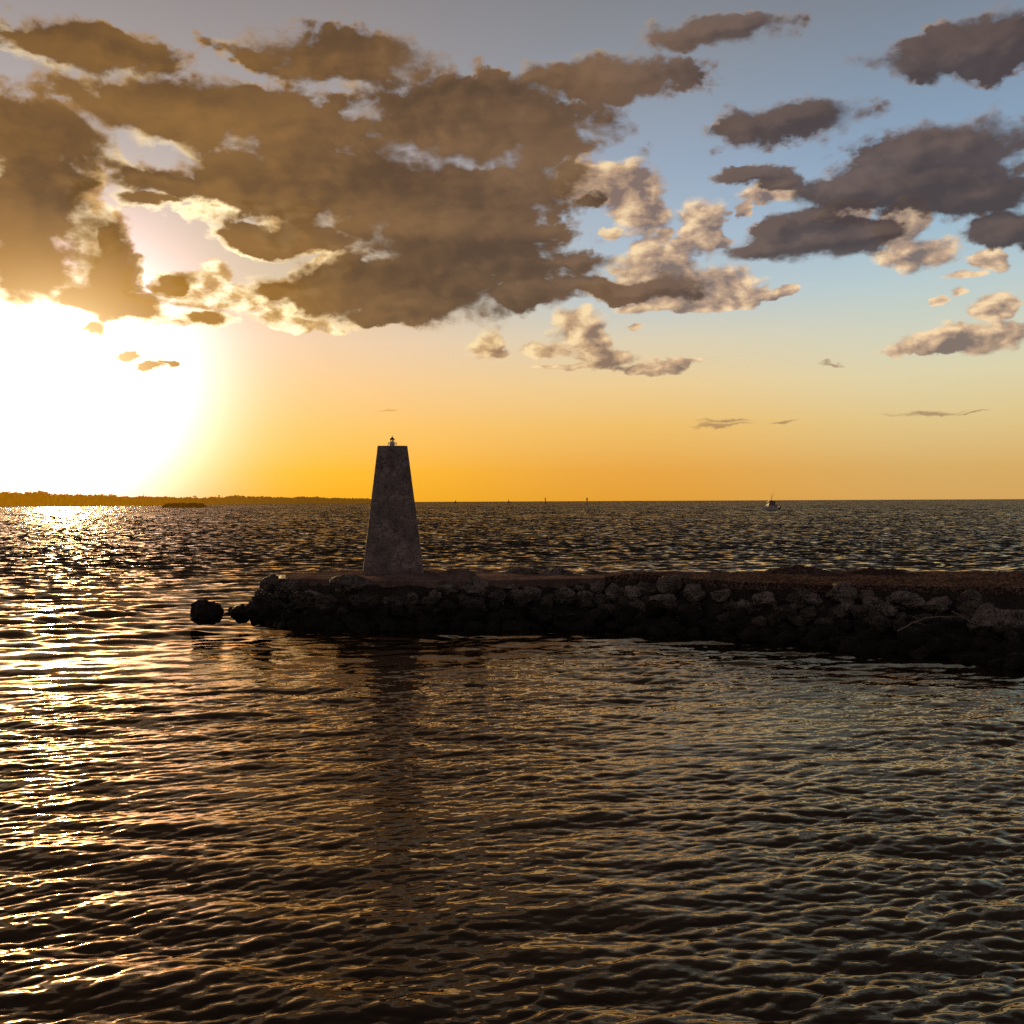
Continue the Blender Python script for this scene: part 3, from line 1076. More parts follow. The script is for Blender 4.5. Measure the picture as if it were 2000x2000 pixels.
def branch(sight, y0, y1, r0, r1, label, forks=()):
    pts = []
    m = 18
    us = np.interp(np.linspace(0, 1, m), np.linspace(0, 1, len(sight)), [s[0] for s in sight])
    vs = np.interp(np.linspace(0, 1, m), np.linspace(0, 1, len(sight)), [s[1] for s in sight])
    for k in range(m):
        pts.append(D(us[k], vs[k], y0 + (y1 - y0) * k / (m - 1)) + Vector((0, 0, 0.012 * math.sin(k * 1.9))))
    root = empty("driftwood_branch", pts[0])
    tag(root, label, "driftwood")
    loc = [p - pts[0] for p in pts]
    tube("limb", loc, list(np.linspace(r0, r1, m)), M_WOOD, root)
    for (k, du, dv, ln) in forks:
        b = loc[k]
        e = b + Vector((du, 0.1, dv)) * ln
        tube("twig", [b, b.lerp(e, 0.5) + Vector((0, 0, 0.03)), e], [r1 * 1.0, r1 * 0.8, r1 * 0.4], M_WOOD, root, 5)


yb = face_y(1830, 1215) - 0.7
branch([(1752, 1233), (1782, 1216), (1812, 1206), (1850, 1204.5), (1880, 1204)], yb - 0.6, yb + 0.2, 0.03, 0.018,
       "long curved driftwood branch lying low over the dark rocks", [(6, -0.6, 0.35, 0.5), (10, 0.3, 0.5, 0.35), (4, 0.8, -0.15, 0.6)])
branch([(1858, 1194), (1880, 1205), (1906, 1220)], yb + 0.15, yb - 0.3, 0.022, 0.03,
       "straight driftwood stick crossing the curved branch below the stump-like boulder", [(8, 0.1, -0.6, 0.3)])
# ------------------------------------------------------------------ beacon tower
def tower_material():
    mt, N, bs = mat_base("mottled render on the tower")
    g = N.n('ShaderNodeTexCoord')
    p = g.outputs['Object']
    n1 = N.noise(p, 1.0, 6, 0.62, dist=0.8)
    n2 = N.noise(p, 4.5, 6, 0.65, dist=0.5)
    n3 = N.noise(p, 26.0, 4, 0.7)
    vo = N.n('ShaderNodeTexVoronoi')
    vo.feature = 'DISTANCE_TO_EDGE'
    N.put(vo.inputs['Vector'], N.vm('MULTIPLY_ADD', N.noise(p, 3.0, 4, 0.6, col=True), (0.5, 0.5, 0.5), p))
    vo.inputs['Scale'].default_value = 2.2
    c = N.mix(N.ss(n1, 0.34, 0.64), (0.10, 0.08, 0.073, 1), (0.265, 0.22, 0.205, 1))
    c = N.mix(N.m('MULTIPLY', N.ss(n2, 0.5, 0.66), 0.75), c, (0.07, 0.054, 0.05, 1))
    c = N.mix(N.m('MULTIPLY', N.ss(n3, 0.52, 0.66), 0.5), c, (0.30, 0.255, 0.245, 1))
    crack = N.m('MULTIPLY', N.ss(vo.outputs['Distance'], 0.05, 0.0), N.ss(n1, 0.45, 0.6))
    c = N.mix(N.m('MULTIPLY', crack, 0.6), c, (0.06, 0.045, 0.04, 1))
    N.put(bs.inputs['Base Color'], c)
    bs.inputs['Roughness'].default_value = 0.93
    bs.inputs['Specular IOR Level'].default_value = 0.15
    h = N.m('ADD', N.m('MULTIPLY', n2, 1.2), N.m('MULTIPLY', n3, 0.5))
    h = N.m('SUBTRACT', h, N.m('MULTIPLY', crack, 0.4))
    mt.node_tree.links.new(bump(N, h, 0.05), bs.inputs['Normal'])
    return mt


M_TOWER = tower_material()
M_BLACK = simple_mat("dark painted iron", (0.02, 0.016, 0.016), 0.5, var=0.3)
M_WHITE = simple_mat("white painted lantern wall", (0.72, 0.72, 0.74), 0.5, var=0.08, scale=30)
M_DECK = simple_mat("dark lantern deck", (0.03, 0.027, 0.03), 0.6)
M_BRASS = simple_mat("old brass", (0.3, 0.2, 0.07), 0.4, 0.7)


def glass_material():
    mt = bpy.data.materials.new("lantern glass")
    mt.use_nodes = True
    t = mt.node_tree
    t.nodes.clear()
    N = NT(t)
    a = N.n('ShaderNodeBsdfTransparent')
    a.inputs[0].default_value = (0.9, 0.93, 0.92, 1)
    b = N.n('ShaderNodeBsdfGlossy')
    b.inputs['Roughness'].default_value = 0.03
    fr = N.n('ShaderNodeFresnel')
    fr.inputs[0].default_value = 1.45
    mx = N.n('ShaderNodeMixShader')
    t.links.new(fr.outputs[0], mx.inputs[0])
    t.links.new(a.outputs[0], mx.inputs[1])
    t.links.new(b.outputs[0], mx.inputs[2])
    o = N.n('ShaderNodeOutputMaterial')
    t.links.new(mx.outputs[0], o.inputs[0])
    return mt


M_GLASS = glass_material()

tbase = W(768, 1121.5, 1.74)
YT = tbase.y
zb = tbase.z - 0.02
px = YT / F                                     # metres per photo pixel at the tower front
w0, w1 = 119.5 * px / 2, 58.5 * px / 2
Ht = (1122 - 868.5) * px
face = math.atan2(-tbase.x, YT) + R(1.4)
root = empty("beacon_tower", (tbase.x - math.sin(face) * w0, YT + math.cos(face) * w0, zb), face)
tag(root, "tall tapering rough stone beacon tower with a tiny lantern, near the jetty tip", "beacon tower")


def tower_body():
    n, m = 34, 74
    cham = 0.05
    verts, faces = [], []
    for k in range(m + 1):
        t = k / m
        z = t * Ht
        h = w0 + (w1 - w0) * t
        # slight entasis and a crisp top edge
        ring = []
        for side in range(4):
            for j in range(n):
                s = -h + cham + (2 * h - 2 * cham) * j / (n - 1)
                ring.append({0: (s, -h), 1: (h, s), 2: (-s, h), 3: (-h, -s)}[side])
        for (x, y) in ring:
            p = Vector((x, y, z))
            d = 0.011 * fbm(p * 1.6 + Vector((4, 0, 0)), 5) + 0.005 * fbm(p * 9.0, 3)
            q = Vector((x, y, 0)).normalized()
            verts.append((x + q.x * d, y + q.y * d, z + (0.008 * fbm(p * 2.0, 3) if k == m else 0)))
    per = 4 * n
    for k in range(m):
        for j in range(per):
            a, b = k * per + j, k * per + (j + 1) % per
            faces.append((a, b, b + per, a + per))
    faces.append(tuple(range(m * per, (m + 1) * per)))
    faces.append(tuple(reversed(range(per))))
    return mesh_from("body", verts, faces)


body = link("body", tower_body(), M_TOWER, root, smooth=False)


def lathe(name, prof, mat, parent, seg=16, smooth=True):
    verts, faces = [], []
    for r, z in prof:
        for k in range(seg):
            a = 2 * PI * k / seg
            verts.append((r * math.cos(a), r * math.sin(a), z))
    for i in range(len(prof) - 1):
        for k in range(seg):
            a, b = i * seg + k, i * seg + (k + 1) % seg
            faces.append((a, b, b + seg, a + seg))
    faces.append(tuple(reversed(range(seg))))
    faces.append(tuple(range((len(prof) - 1) * seg, len(prof) * seg)))
    return link(name, mesh_from(name, verts, faces), mat, parent, smooth)


# lantern: deck, drum, glazing, roof, railing
lp = empty("lantern", (0, -w0 * 0.0, Ht - 0.004))
lp.parent = root
deck = lathe("deck", [(8.2 * px, 0.0), (8.6 * px, 0.2 * px), (8.6 * px, 1.5 * px), (8.3 * px, 1.8 * px)], M_DECK, lp, 20, False)
z1 = 1.8 * px
lathe("drum", [(4.6 * px, z1), (4.4 * px, z1 + 6.6 * px), (4.9 * px, z1 + 6.7 * px), (4.9 * px, z1 + 7.6 * px), (4.3 * px, z1 + 7.7 * px)], M_WHITE, lp, 10, False)
z2 = z1 + 7.7 * px
lathe("glazing", [(3.6 * px, z2), (3.6 * px, z2 + 4.6 * px)], M_GLASS, lp, 8, False)
mb = bmesh.new()
for k in range(8):
    a = 2 * PI * (k + 0.5) / 8
    mtx = Matrix.Translation((3.75 * px * math.cos(a), 3.75 * px * math.sin(a), z2 + 2.3 * px)) @ Matrix.Rotation(a, 4, 'Z') @ Matrix.Diagonal((0.45 * px, 0.45 * px, 4.6 * px, 1))
    bmesh.ops.create_cube(mb, size=1.0, matrix=mtx)
link("glazing_bars", bm_mesh("glazing_bars", mb), M_BLACK, lp, False)
lathe("lamp", [(0.5 * px, z2), (0.9 * px, z2 + 1.0 * px), (1.1 * px, z2 + 2.2 * px), (0.8 * px, z2 + 3.4 * px), (0.2 * px, z2 + 3.8 * px)], M_BRASS, lp, 10)
z3 = z2 + 4.6 * px
lathe("roof", [(5.6 * px, z3), (5.7 * px, z3 + 0.5 * px), (4.0 * px, z3 + 2.3 * px), (2.0 * px, z3 + 4.2 * px), (0.9 * px, z3 + 5.2 * px), (0.75 * px, z3 + 5.8 * px),
               (0.95 * px, z3 + 6.5 * px), (0.6 * px, z3 + 7.4 * px), (0.15 * px, z3 + 8.3 * px)], M_BLACK, lp, 12)
rb = bmesh.new()
rr = 8.8 * px
for k in range(12):
    a = 2 * PI * k / 12
    mtx = Matrix.Translation((rr * math.cos(a), rr * math.sin(a), z1 + 3.0 * px)) @ Matrix.Diagonal((0.6 * px, 0.6 * px, 6.4 * px, 1))
    bmesh.ops.create_cube(rb, size=1.0, matrix=mtx)
for zz in (z1 + 6.1 * px, z1 + 3.2 * px):
    seg = 24
    vs = []
    for k in range(seg):
        a = 2 * PI * k / seg
        for (dr_, dz_) in ((-0.3, -0.3), (0.3, -0.3), (0.3, 0.3), (-0.3, 0.3)):
            vs.append(rb.verts.new(((rr + dr_ * px) * math.cos(a), (rr + dr_ * px) * math.sin(a), zz + dz_ * px)))
    for k in range(seg):
        for q in range(4):
            rb.faces.new((vs[k * 4 + q], vs[((k + 1) % seg) * 4 + q], vs[((k + 1) % seg) * 4 + (q + 1) % 4], vs[k * 4 + (q + 1) % 4]))
link("railing", bm_mesh("railing", rb), M_BLACK, lp, False)

# stepped plinth under the tower
def plinth():
    bm = bmesh.new()
    for (x0, x1, yf, z0, z1_) in ((712, 862, 1130.5, 1.40, 1.765), (726, 868, 1141.0, 1.02, 1.47)):
        a = W(x0, yf, z1_)
        b = W(x1, yf, z1_)
        nx, ny = 60, 10
        vs = {}
        for i in range(nx + 1):
            for j in range(ny + 1):
                s = i / nx
                x = a.x + (b.x - a.x) * s
                y = a.y + (j / ny) * 2.4
                p = Vector((x, y, z1_))
                w = 0.05 * fbm(Vector((x * 1.3, z1_ * 7, 0)), 4) if j == 0 else 0
                vs[i, j] = bm.verts.new((x, y + w, z1_ + 0.01 * fbm(p * 2, 4)))
        for i in range(nx):
            for j in range(ny):
                bm.faces.new((vs[i, j], vs[i + 1, j], vs[i + 1, j + 1], vs[i, j + 1]))
        lo = [bm.verts.new((vs[i, 0].co.x, vs[i, 0].co.y + 0.02 + 0.02 * fbm(Vector((i * 0.2, 5, 0)), 3), z0)) for i in range(nx + 1)]
        for i in range(nx):
            bm.faces.new((lo[i], lo[i + 1], vs[i + 1, 0], vs[i, 0]))
        for i in (0, nx):
            q = bm.verts.new((vs[i, ny].co.x, vs[i, ny].co.y, z0))
            f = [lo[i]] + [vs[i, j] for j in range(ny + 1)] + [q]
            bm.faces.new(f if i else list(reversed(f)))
    return bm_mesh("plinth", bm)


pl = link("pavement", plinth(), M_CONC, smooth=False)
pl["kind"] = "structure"
# ------------------------------------------------------------------ the far shore
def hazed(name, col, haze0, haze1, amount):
    """a dark surface with sunlit sea haze put into its emission (stronger towards the sun)"""
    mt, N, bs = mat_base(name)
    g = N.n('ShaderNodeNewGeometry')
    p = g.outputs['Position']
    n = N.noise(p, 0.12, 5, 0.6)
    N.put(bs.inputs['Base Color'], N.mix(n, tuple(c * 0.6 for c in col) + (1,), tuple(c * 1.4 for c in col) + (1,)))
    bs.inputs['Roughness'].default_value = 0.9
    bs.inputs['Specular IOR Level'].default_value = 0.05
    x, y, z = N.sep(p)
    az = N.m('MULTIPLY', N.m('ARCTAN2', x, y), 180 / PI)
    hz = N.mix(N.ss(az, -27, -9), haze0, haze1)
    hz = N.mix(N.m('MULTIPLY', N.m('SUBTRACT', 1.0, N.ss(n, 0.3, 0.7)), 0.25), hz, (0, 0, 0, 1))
    N.put(bs.inputs['Emission Color'], hz)  # haze light painted on as the surface's own glow, by azimuth
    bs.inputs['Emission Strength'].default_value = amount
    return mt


M_SHORE = hazed("wood with emissive haze", (0.05, 0.05, 0.03), lin4(150, 94, 6), lin4(104, 68, 16), 1.25)
M_ISLET = hazed("mangrove with emissive haze", (0.04, 0.035, 0.02), lin4(96, 58, 6), lin4(84, 52, 10), 0.8)

SHORE = [(-330, 26), (-150, 22), (0, 20), (43, 958, 989), (75, 956, 989), (110, 963, 988.6), (190, 964, 988), (230, 967, 987.5), (300, 968.5, 987), (370, 971, 986.4),
         (430, 970, 985.6), (460, 966.5, 985), (520, 970, 984.5), (560, 971, 984), (610, 969, 983.6), (640, 972.5, 983.2), (700, 973, 982.9), (724, 974, 982.7), (760, 976.5, 982.4), (790, 980, 982.2)]
S_U = [s[0] for s in SHORE if len(s) == 3]
S_T = [s[1] for s in SHORE if len(s) == 3]
S_B = [s[2] for s in SHORE if len(s) == 3]


def shore_at(u):
    b = np.interp(u, S_U, S_B)
    if u < 43:
        b = 989 + (43 - u) * 0.012
    y = EYE * F / (b - vh(u))
    top = np.interp(u, S_U, S_T)
    return y, (b - top) * y / F


def land():
    us = np.linspace(-420, 792, 160)
    verts, faces = [], []
    m = 5
    for u in us:
        y, h = shore_at(u)
        for q, zz in ((0, -0.5), (6, 0.6), (30, 1.6), (90, 2.2), (260, -0.5)):
            yy = y + q
            verts.append(((u - U0) / F * yy, yy, zz))
    for i in range(len(us) - 1):
        for j in range(m - 1):
            a = i * m + j
            faces.append((a, a + m, a + m + 1, a + 1))
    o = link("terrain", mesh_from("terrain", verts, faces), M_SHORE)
    o["kind"] = "structure"


land()


class Leaves:
    """collects small leaf-sized faces into one mesh"""

    def __init__(self):
        self.v, self.f = [], []

    def leaf(self, c, s, rnd, flat=0.5):
        a = Vector((rnd.gauss(0, 1), rnd.gauss(0, 1), rnd.gauss(0, flat))).normalized()
        b = a.cross(Vector((rnd.gauss(0, 1), rnd.gauss(0, 1), rnd.gauss(0, 1)))).normalized()
        k = len(self.v)
        self.v += [c - a * s, c + b * s * 0.55, c + a * s, c - b * s * 0.55]
        self.f.append((k, k + 1, k + 2, k + 3))

    def clump(self, c, r, n, s, rnd, squash=0.75):
        for _ in range(n):
            d = Vector((rnd.gauss(0, 1), rnd.gauss(0, 1), rnd.gauss(0, 1))).normalized() * (rnd.random() ** 0.4)
            self.leaf(c + Vector((d.x * r, d.y * r, d.z * r * squash)), s * rnd.uniform(0.6, 1.3), rnd)

    def mesh(self, name):
        return mesh_from(name, self.v, self.f)


def wood():
    rnd = random.Random(5)
    L = Leaves()
    for u in np.arange(-380, 784, 1.15):
        y, h = shore_at(u)
        h = max(1.5, h)
        mod = 0.86 + 0.16 * mnoise.noise(Vector((u * 0.045, 0, 3))) + 0.10 * mnoise.noise(Vector((u * 0.16, 5, 3))) + 0.06 * rnd.uniform(-1, 1)
        H = h * mod
        x = (u - U0) / F * (y + 14)
        px_ = y / F
        # filled wall of foliage from the waterline up, ragged on top
        nlay = max(3, int(H / (2.2 * px_)))
        for k in range(nlay + 1):
            z = H * k / nlay * 0.93
            L.clump(Vector((x + rnd.uniform(-1, 1), y + 8 + rnd.uniform(0, 26), z)), 1.9 * px_ + 0.7, 13, 1.5 * px_ + 0.3, rnd, 0.8)
    us = np.arange(-400, 792, 1.6)                      # dense undergrowth closing the belt
    base = len(L.v)
    for k, u in enumerate(us):
        y, h = shore_at(u)
        x = (u - U0) / F * (y + 30)
        hh = max(1.0, h) * (0.66 + 0.10 * mnoise.noise(Vector((u * 0.09, 0, 3))))
        L.v += [Vector((x, y + 30, -0.5)), Vector((x, y + 30, hh))]
        if k:
            b = base + 2 * k
            L.f.append((b - 2, b, b + 1, b - 1))
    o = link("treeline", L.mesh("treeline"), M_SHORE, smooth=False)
    tag(o, "long low belt of hazy brown trees along the far shore at left", "treeline", kind="stuff")


wood()


def far_tree(u, vtop, label, kind, wpx):
    y, h = shore_at(u)
    y += 4
    px_ = y / F
    base = D(u, 0, y)
    z0 = 1.0
    ztop = EYE - (vtop - vh(u)) * px_
    r = empty("tree" if kind != 'palm' else "palm_tree", (base.x, y, z0))
    tag(r, label, "tree" if kind != 'palm' else "palm tree")
    H = ztop - z0
    rnd = random.Random(int(u))
    L = Leaves()
    if kind == 'palm':
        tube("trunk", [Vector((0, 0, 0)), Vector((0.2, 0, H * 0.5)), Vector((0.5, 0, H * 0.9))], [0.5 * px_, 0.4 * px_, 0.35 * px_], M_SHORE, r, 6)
        top = Vector((0.5, 0, H * 0.9))
        for k in range(11):
            a = 2 * PI * k / 11 + rnd.uniform(-0.2, 0.2)
            ln = wpx * px_ * 0.5 * rnd.uniform(0.8, 1.15)
            for s in np.linspace(0.1, 1, 9):
                p = top + Vector((math.cos(a) * ln * s, math.sin(a) * ln * s, H * 0.10 * (1.2 * s - 2.0 * s * s)))
                L.leaf(p, 0.9 * px_ * (1.1 - 0.5 * s), rnd, 0.3)
                L.leaf(p - Vector((0, 0, 0.4 * px_)), 0.7 * px_, rnd, 1.0)
    elif kind == 'spire':
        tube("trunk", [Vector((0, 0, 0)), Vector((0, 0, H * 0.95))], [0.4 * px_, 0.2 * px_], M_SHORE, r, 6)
        for k in range(26):
            s = k / 25
            L.clump(Vector((0, 0, H * (0.5 + 0.48 * s))), wpx * px_ * 0.5 * (1.15 - s), 8, 0.6 * px_, rnd, 1.0)
    else:
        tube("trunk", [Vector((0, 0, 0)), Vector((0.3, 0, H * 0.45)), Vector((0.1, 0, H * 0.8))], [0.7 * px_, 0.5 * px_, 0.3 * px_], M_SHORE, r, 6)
        for k in range(20):
            a = rnd.uniform(0, 2 * PI)
            q = rnd.random() ** 0.5
            L.clump(Vector((math.cos(a) * q * wpx * px_ * 0.42, math.sin(a) * q * wpx * px_ * 0.3, H * (0.93 - 0.34 * rnd.random() - 0.16 * q * q))), 1.9 * px_, 22, 0.75 * px_, rnd, 0.7)
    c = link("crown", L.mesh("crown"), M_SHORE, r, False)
    return r


far_tree(56, 953.5, "tall bushy tree at the left end of the far treeline", 'bush', 20)
far_tree(73, 959, "smaller spreading palm just right of the tall bushy tree", 'palm', 11)
far_tree(157.5, 964, "short thin pointed tree left of centre of the far shore", 'spire', 2.5)
far_tree(198, 964, "round-topped tree between the thin pointed tree and the double palm", 'bush', 10)
far_tree(216, 963.5, "taller of two palms above the far shore woods", 'palm', 10)
far_tree(224, 965, "shorter palm beside the taller one above the woods", 'palm', 8)
far_tree(281, 963, "slim spire-like tree standing clear of the far woods", 'spire', 2.6)
far_tree(325, 967.5, "low flat-topped tree above the mangrove islet", 'bush', 12)
far_tree(380, 967, "spreading palm above the spit of the islet", 'palm', 8)
far_tree(427.5, 966, "lone palm with a small tufted head past the islet", 'palm', 5)
far_tree(454, 966, "broad clump-topped tree on the rise of the far shore", 'bush', 16)
far_tree(474, 967, "palm on the sloping end of the rise", 'palm', 8)
far_tree(512, 967.5, "small double-tufted palm midway along the far shore", 'palm', 7)
far_tree(618, 967.5, "pointed tree on the last rise left of the tower", 'bush', 8)
far_tree(576, 970.5, "small palm left of the last rise before the tower", 'palm', 6)


def islet():
    y = EYE * F / (991.3 - vh(360))
    px_ = y / F
    rnd = random.Random(9)
    c = D(360, 991, y)
    g = lump("islet_bank", (c.x + 10 * px_, c.y + 4, 0.12), 74 * px_ * 1.0, 12, 0.5, M_ISLET, 6, n=48)
    g["kind"] = "structure"
    L = Leaves()
    for u in np.arange(317, 401, 0.6):
        t = (u - 317) / 84
        H = (991 - 981.2) * px_ * min(1, (t * 9) ** 0.6, ((1 - t) * 8) ** 0.6) * (0.84 + 0.2 * mnoise.noise(Vector((u * 0.11, 0, 0))))
        for k in range(7):
            L.clump(Vector(((u - U0) / F * y, y + rnd.uniform(-2, 6), 0.2 + H * k / 6.6)), 1.5 * px_, 8, 0.9 * px_, rnd, 0.8)
    for u in np.arange(400, 436, 0.8):
        for k in range(2):
            L.clump(Vector(((u - U0) / F * y, y + rnd.uniform(-1, 3), 0.3 + 0.4 * k)), 0.8 * px_, 6, 0.6 * px_, rnd, 0.5)
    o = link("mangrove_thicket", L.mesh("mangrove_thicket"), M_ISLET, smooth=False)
    tag(o, "dark low mangrove thicket on the islet with a thin spit, off the far shore", "mangroves", kind="stuff")


islet()


# ------------------------------------------------------------------ channel markers
M_POST = simple_mat("dark tarred pile", (0.03, 0.024, 0.02), 0.8)
M_BOARD = simple_mat("weathered marker board", (0.05, 0.04, 0.035), 0.7)


def marker(u, v0, v1, label, board):
    y = EYE * F / (v1 - vh(u))
    px_ = y / F
    r = empty("channel_marker", ((u - U0) / F * y, y, -1.0))
    tag(r, label, "channel marker", "channel markers on the horizon")
    H = (v1 - v0) * px_ + 1.0
    tube("pile", [Vector((0, 0, -2)), Vector((0, 0, H * 0.5)), Vector((0, 0, H))], [1.05 * px_, 0.95 * px_, 0.85 * px_], M_POST, r, 8)
    bm = bmesh.new()
    s = board
    bmesh.ops.create_cube(bm, size=1.0, matrix=Matrix.Translation((0, -0.9 * px_, H - 2.3 * px_)) @ Matrix.Diagonal((s * px_, 0.3 * px_, 4.2 * px_, 1)))
    bmesh.ops.bevel(bm, geom=bm.edges[:], offset=0.12 * px_, segments=2, affect='EDGES')
    link("board", bm_mesh("board", bm), M_BOARD, r, False)
    tube("lamp", [Vector((0, 0, H)), Vector((0, 0, H + 0.7 * px_))], [0.4 * px_, 0.3 * px_], M_POST, r, 6)


marker(1065, 972.3, 984.8, "slim dark pile marker on the horizon, the one nearer the tower", 1.7)
marker(1146.5, 972.6, 986, "dark pile marker with a wider board on top, the one nearer the fishing boat", 2.7)


# ------------------------------------------------------------------ boats
M_HULL = simple_mat("white boat hull", (0.6, 0.58, 0.57), 0.22, var=0.04)
M_GREY = simple_mat("greyish wheelhouse paint", (0.3, 0.27, 0.26), 0.4, var=0.1)
M_NAVY = simple_mat("dark boat transom and engines", (0.02, 0.02, 0.025), 0.35)
M_TRIM = simple_mat("reddish brown deck trim", (0.12, 0.05, 0.03), 0.5)
M_CABIN = simple_mat("dark cabin glass and shade", (0.02, 0.018, 0.018), 0.3)
M_ALU = simple_mat("aluminium tube", (0.35, 0.33, 0.32), 0.35, 0.8)
M_TAN = simple_mat("skin and shirt", (0.3, 0.14, 0.07), 0.8)
M_CLOTH = simple_mat("dark clothing", (0.06, 0.05, 0.05), 0.85)


def hull_mesh(Ln, B, Fr, nst=22, nw=9):
    """bow towards -X"""
    verts, faces = [], []
    for i in range(nst + 1):
        t = i / nst                                  # 0 bow .. 1 stern
        half = B / 2 * min(1.0, (1 - (1 - min(1, t * 1.75)) ** 2.2)) * (1 - 0.08 * max(0, t - 0.6) / 0.4)
        sheer = Fr * (1.0 + 0.42 * (1 - t) ** 2)
        keel = -0.45 + 0.55 * (1 - min(1, t * 3.2)) ** 2
        x = -Ln / 2 + Ln * t - 0.0
        for j in range(nw):
            s = j / (nw - 1)
            yy = half * (s ** 0.55)
            zz = keel + (sheer - keel) * s ** 1.35
            xx = x - 0.10 * Ln * (1 - t) ** 3 * s
            verts.append((xx, yy, zz))
    off = len(verts)
    verts += [(x, -y, z) for x, y, z in verts]
    for i in range(nst):
        for j in range(nw - 1):
            a = i * nw + j
            faces.append((a, a + 1, a + nw + 1, a + nw))
            a += off
            faces.append((a, a + nw, a + nw + 1, a + 1))
    for i in range(nst):                             # deck just below the sheer
        a, b = i * nw + nw - 1, (i + 1) * nw + nw - 1
        faces.append((a, a + off, b + off, b))
    tr = [nst * nw + j for j in range(nw)] + [off + nst * nw + j for j in reversed(range(nw))]
    faces.append(tuple(tr))
    return mesh_from("hull", verts, faces)


def boxy(name, boxes, mat, parent, bev=0.04):
    bm = bmesh.new()
    for (x0, x1, y0, y1, z0, z1_) in boxes:
        m_ = Matrix.Translation(((x0 + x1) / 2, (y0 + y1) / 2, (z0 + z1_) / 2)) @ Matrix.Diagonal((x1 - x0, y1 - y0, z1_ - z0, 1))
        r = bmesh.ops.create_cube(bm, size=1.0, matrix=m_)
    if bev:
        bmesh.ops.bevel(bm, geom=bm.edges[:], offset=bev, segments=2, affect='EDGES')
    return link(name, bm_mesh(name, bm), mat, parent, False)


def person_mesh(h, sit):
    """small clothed figure grown from a jointed skeleton"""
    J = {'pelvis': (0, 0, 0.50), 'belly': (0, 0, 0.60), 'chest': (0, 0, 0.74), 'neck': (0, 0, 0.845), 'head': (0, -0.01, 0.90), 'crown': (0, 0, 0.985)}
    E_ = [('pelvis', 'belly'), ('belly', 'chest'), ('chest', 'neck'), ('neck', 'head'), ('head', 'crown')]
    Rr = {'pelvis': 0.085, 'belly': 0.08, 'chest': 0.10, 'neck': 0.035, 'head': 0.06, 'crown': 0.04}
    for s, q in ((-1, 'l'), (1, 'r')):
        J['sh' + q] = (s * 0.115, 0, 0.80); J['el' + q] = (s * 0.15, -0.04, 0.64); J['wr' + q] = (s * 0.11, -0.14, 0.56)
        J['hip' + q] = (s * 0.055, 0, 0.49)
        J['kn' + q] = (s * 0.06, -0.20 if sit else -0.01, 0.47 if sit else 0.27)
        J['an' + q] = (s * 0.06, -0.20 if sit else 0.0, 0.23 if sit else 0.03)
        E_ += [('chest', 'sh' + q), ('sh' + q, 'el' + q), ('el' + q, 'wr' + q), ('pelvis', 'hip' + q), ('hip' + q, 'kn' + q), ('kn' + q, 'an' + q)]
        Rr.update({'sh' + q: 0.045, 'el' + q: 0.03, 'wr' + q: 0.022, 'hip' + q: 0.065, 'kn' + q: 0.045, 'an' + q: 0.03})
    keys = list(J)
    me = bpy.data.meshes.new("person")
    me.from_pydata([tuple(c * h for c in J[k]) for k in keys], [(keys.index(a), keys.index(b)) for a, b in E_], [])
    o = bpy.data.objects.new("person", me)
    COL.objects.link(o)
    sk = o.modifiers.new("skin", 'SKIN')
    for k, d in zip(keys, me.skin_vertices[0].data):
        d.radius = (Rr[k] * h, Rr[k] * h)
        d.use_root = k == 'pelvis'
    ss_ = o.modifiers.new("sub", 'SUBSURF')
    ss_.levels = 1
    ss_.render_levels = 1
    return o


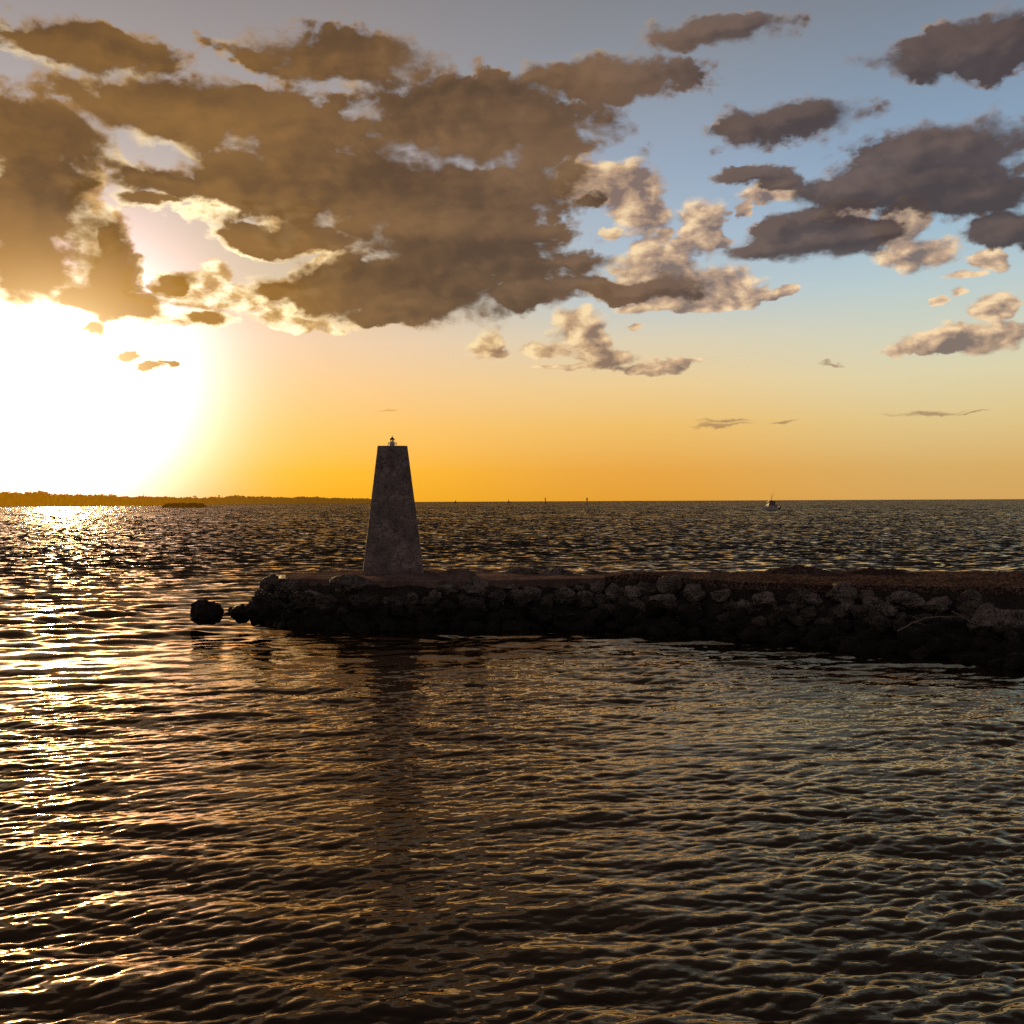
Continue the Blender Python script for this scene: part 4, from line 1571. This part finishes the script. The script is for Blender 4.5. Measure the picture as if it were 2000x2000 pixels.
def fishing_boat():
    u, vw = 1506.5, 996.3
    y = EYE * F / (vw - vh(u))
    px_ = y / F
    r = empty("fishing_boat", ((u - U0) / F * y, y, 0.0), R(14))
    tag(r, "white fishing boat with dark-topped wheelhouse and tall outrigger poles, heading left near the horizon", "boat")
    Ln = 34 * px_
    k = Ln / 9.0
    hull = link("hull", hull_mesh(Ln, 2.9 * k, 1.25 * k), M_HULL, r)
    boxy("gunwale", [(-3.9 * k, 4.2 * k, -1.47 * k, -1.36 * k, 1.32 * k, 1.42 * k), (-3.0 * k, 4.2 * k, 1.36 * k, 1.47 * k, 1.32 * k, 1.42 * k)], M_TRIM, r, 0.02)
    # wheelhouse: raked pale walls with dark window openings, thick overhanging hardtop
    bm = bmesh.new()
    lo = [(-2.6, 1.15), (2.1, 1.15)]
    vs = []
    for z_, xa, xb, hw in ((1.15, -2.6, 2.1, 1.05), (2.3, -2.1, 1.9, 1.0), (4.0, -1.45, 1.7, 0.95)):
        vs.append([bm.verts.new((xq * k, yq * k, z_ * k)) for xq, yq in ((xa, -hw), (xb, -hw), (xb, hw), (xa, hw))])
    for a_, b_ in zip(vs[:-1], vs[1:]):
        for q in range(4):
            bm.faces.new((a_[q], a_[(q + 1) % 4], b_[(q + 1) % 4], b_[q]))
    bm.faces.new(vs[-1])
    bm.faces.new(list(reversed(vs[0])))
    wh = link("wheelhouse", bm_mesh("wheelhouse", bm), M_GREY, r, False)
    for (xa, xb) in ((-1.75, -0.85), (-0.55, 0.45), (0.7, 1.6)):
        boxy("window", [(xa * k, xb * k, -1.02 * k, -0.93 * k, 2.45 * k, 3.7 * k)], M_CABIN, wh, 0.02)
        boxy("window", [(xa * k, xb * k, 0.93 * k, 1.02 * k, 2.45 * k, 3.7 * k)], M_CABIN, wh, 0.02)
    top = boxy("hardtop", [(-2.2 * k, 2.1 * k, -1.3 * k, 1.3 * k, 4.0 * k, 4.42 * k), (-1.5 * k, 1.5 * k, -0.9 * k, 0.9 * k, 4.4 * k, 4.75 * k)], M_CABIN, r, 0.08)
    for sx in (-2.4, 2.0):
        for sy in (-1, 1):
            tube("post", [Vector((sx * k, sy * 1.2 * k, 1.2 * k)), Vector((sx * 0.92 * k, sy * 1.15 * k, 4.05 * k))], [0.09 * k, 0.09 * k], M_ALU, r, 6)
    boxy("foredeck", [(-3.7 * k, -2.5 * k, -0.7 * k, 0.7 * k, 1.2 * k, 1.85 * k)], M_CABIN, r, 0.1)
    boxy("tackle_station", [(2.2 * k, 2.9 * k, -0.8 * k, 0.8 * k, 1.15 * k, 2.1 * k)], M_HULL, r, 0.05)
    for sy in (-0.55, 0.55):
        e = boxy("outboard_engine", [(4.35 * k, 5.1 * k, (sy - 0.36) * k, (sy + 0.36) * k, 0.7 * k, 1.95 * k), (4.45 * k, 4.8 * k, (sy - 0.14) * k, (sy + 0.14) * k, -0.4 * k, 0.75 * k)], M_NAVY, r, 0.1)
    boxy("transom", [(3.4 * k, 4.47 * k, -1.33 * k, 1.33 * k, 0.35 * k, 1.5 * k)], M_NAVY, r, 0.05)
    for (x, sy, dx_, hh) in ((-0.9, -0.8, 1.5, 4.6), (0.6, 0.8, 0.1, 4.2)):
        tube("outrigger", [Vector((x * k, sy * k, 4.1 * k)), Vector(((x + dx_ * 0.5) * k, sy * 1.2 * k, (4.1 + hh * 0.5) * k)), Vector(((x + dx_) * k, sy * 1.4 * k, (4.1 + hh) * k))],
             [0.09 * k, 0.075 * k, 0.05 * k], M_POST, r, 5)
    tube("antenna", [Vector((-1.4 * k, 0.4 * k, 4.1 * k)), Vector((-1.2 * k, 0.4 * k, 6.1 * k))], [0.04 * k, 0.02 * k], M_ALU, r, 5)
    for (x, yy, col, lab) in ((2.5, -0.95, M_TAN, "person in a reddish top standing just behind the wheelhouse of the fishing boat"), (3.2, 0.2, M_CLOTH, "person in dark clothes standing at the stern of the fishing boat")):
        p = person_mesh(1.75 * k, False)
        p.data.materials.append(col)
        c, s = math.cos(R(14)), math.sin(R(14))
        p.location = (r.location.x + (x * c - yy * s) * k, r.location.y + (x * s + yy * c) * k, 1.2 * k)
        tag(p, lab, "person")


fishing_boat()


def small_boat(u, vw, w, hgt, label, sail):
    hgt += 2.5
    y = 3300.0
    px_ = y / F
    r = empty("distant_boat", ((u - U0) / F * y, y, 0.0))
    tag(r, label, "boat")
    zb_ = EYE - (vw - vh(u)) * px_
    Ln = w * px_
    h_ = link("hull", hull_mesh(Ln, Ln * 0.3, 1.2 * px_), M_NAVY, r)
    boxy("cabin", [(-Ln * 0.15, Ln * 0.2, -Ln * 0.1, Ln * 0.1, 0.9 * px_, 4.6 * px_)], M_CABIN, r, 0.2)
    if sail:
        tube("mast", [Vector((0, 0, px_)), Vector((0, 0, hgt * px_))], [0.3 * px_, 0.15 * px_], M_POST, r, 5)
        bm = bmesh.new()
        vs = [bm.verts.new(q) for q in ((0.1 * px_, 0, 1.4 * px_), (1.4 * px_, 0.3 * px_, 1.4 * px_), (0.9 * px_, 0.25 * px_, 2.6 * px_), (0.1 * px_, 0, hgt * 0.97 * px_))]
        bm.faces.new(vs)
        link("sail", bm_mesh("sail", bm), M_BOARD, r, False)


small_boat(889.5, 981, 5.5, 3, "tiny dark motorboat silhouette on the horizon just right of the tower", False)
small_boat(993.5, 980, 4.5, 5.5, "tiny sailboat silhouette on the horizon between the tower and the markers", True)
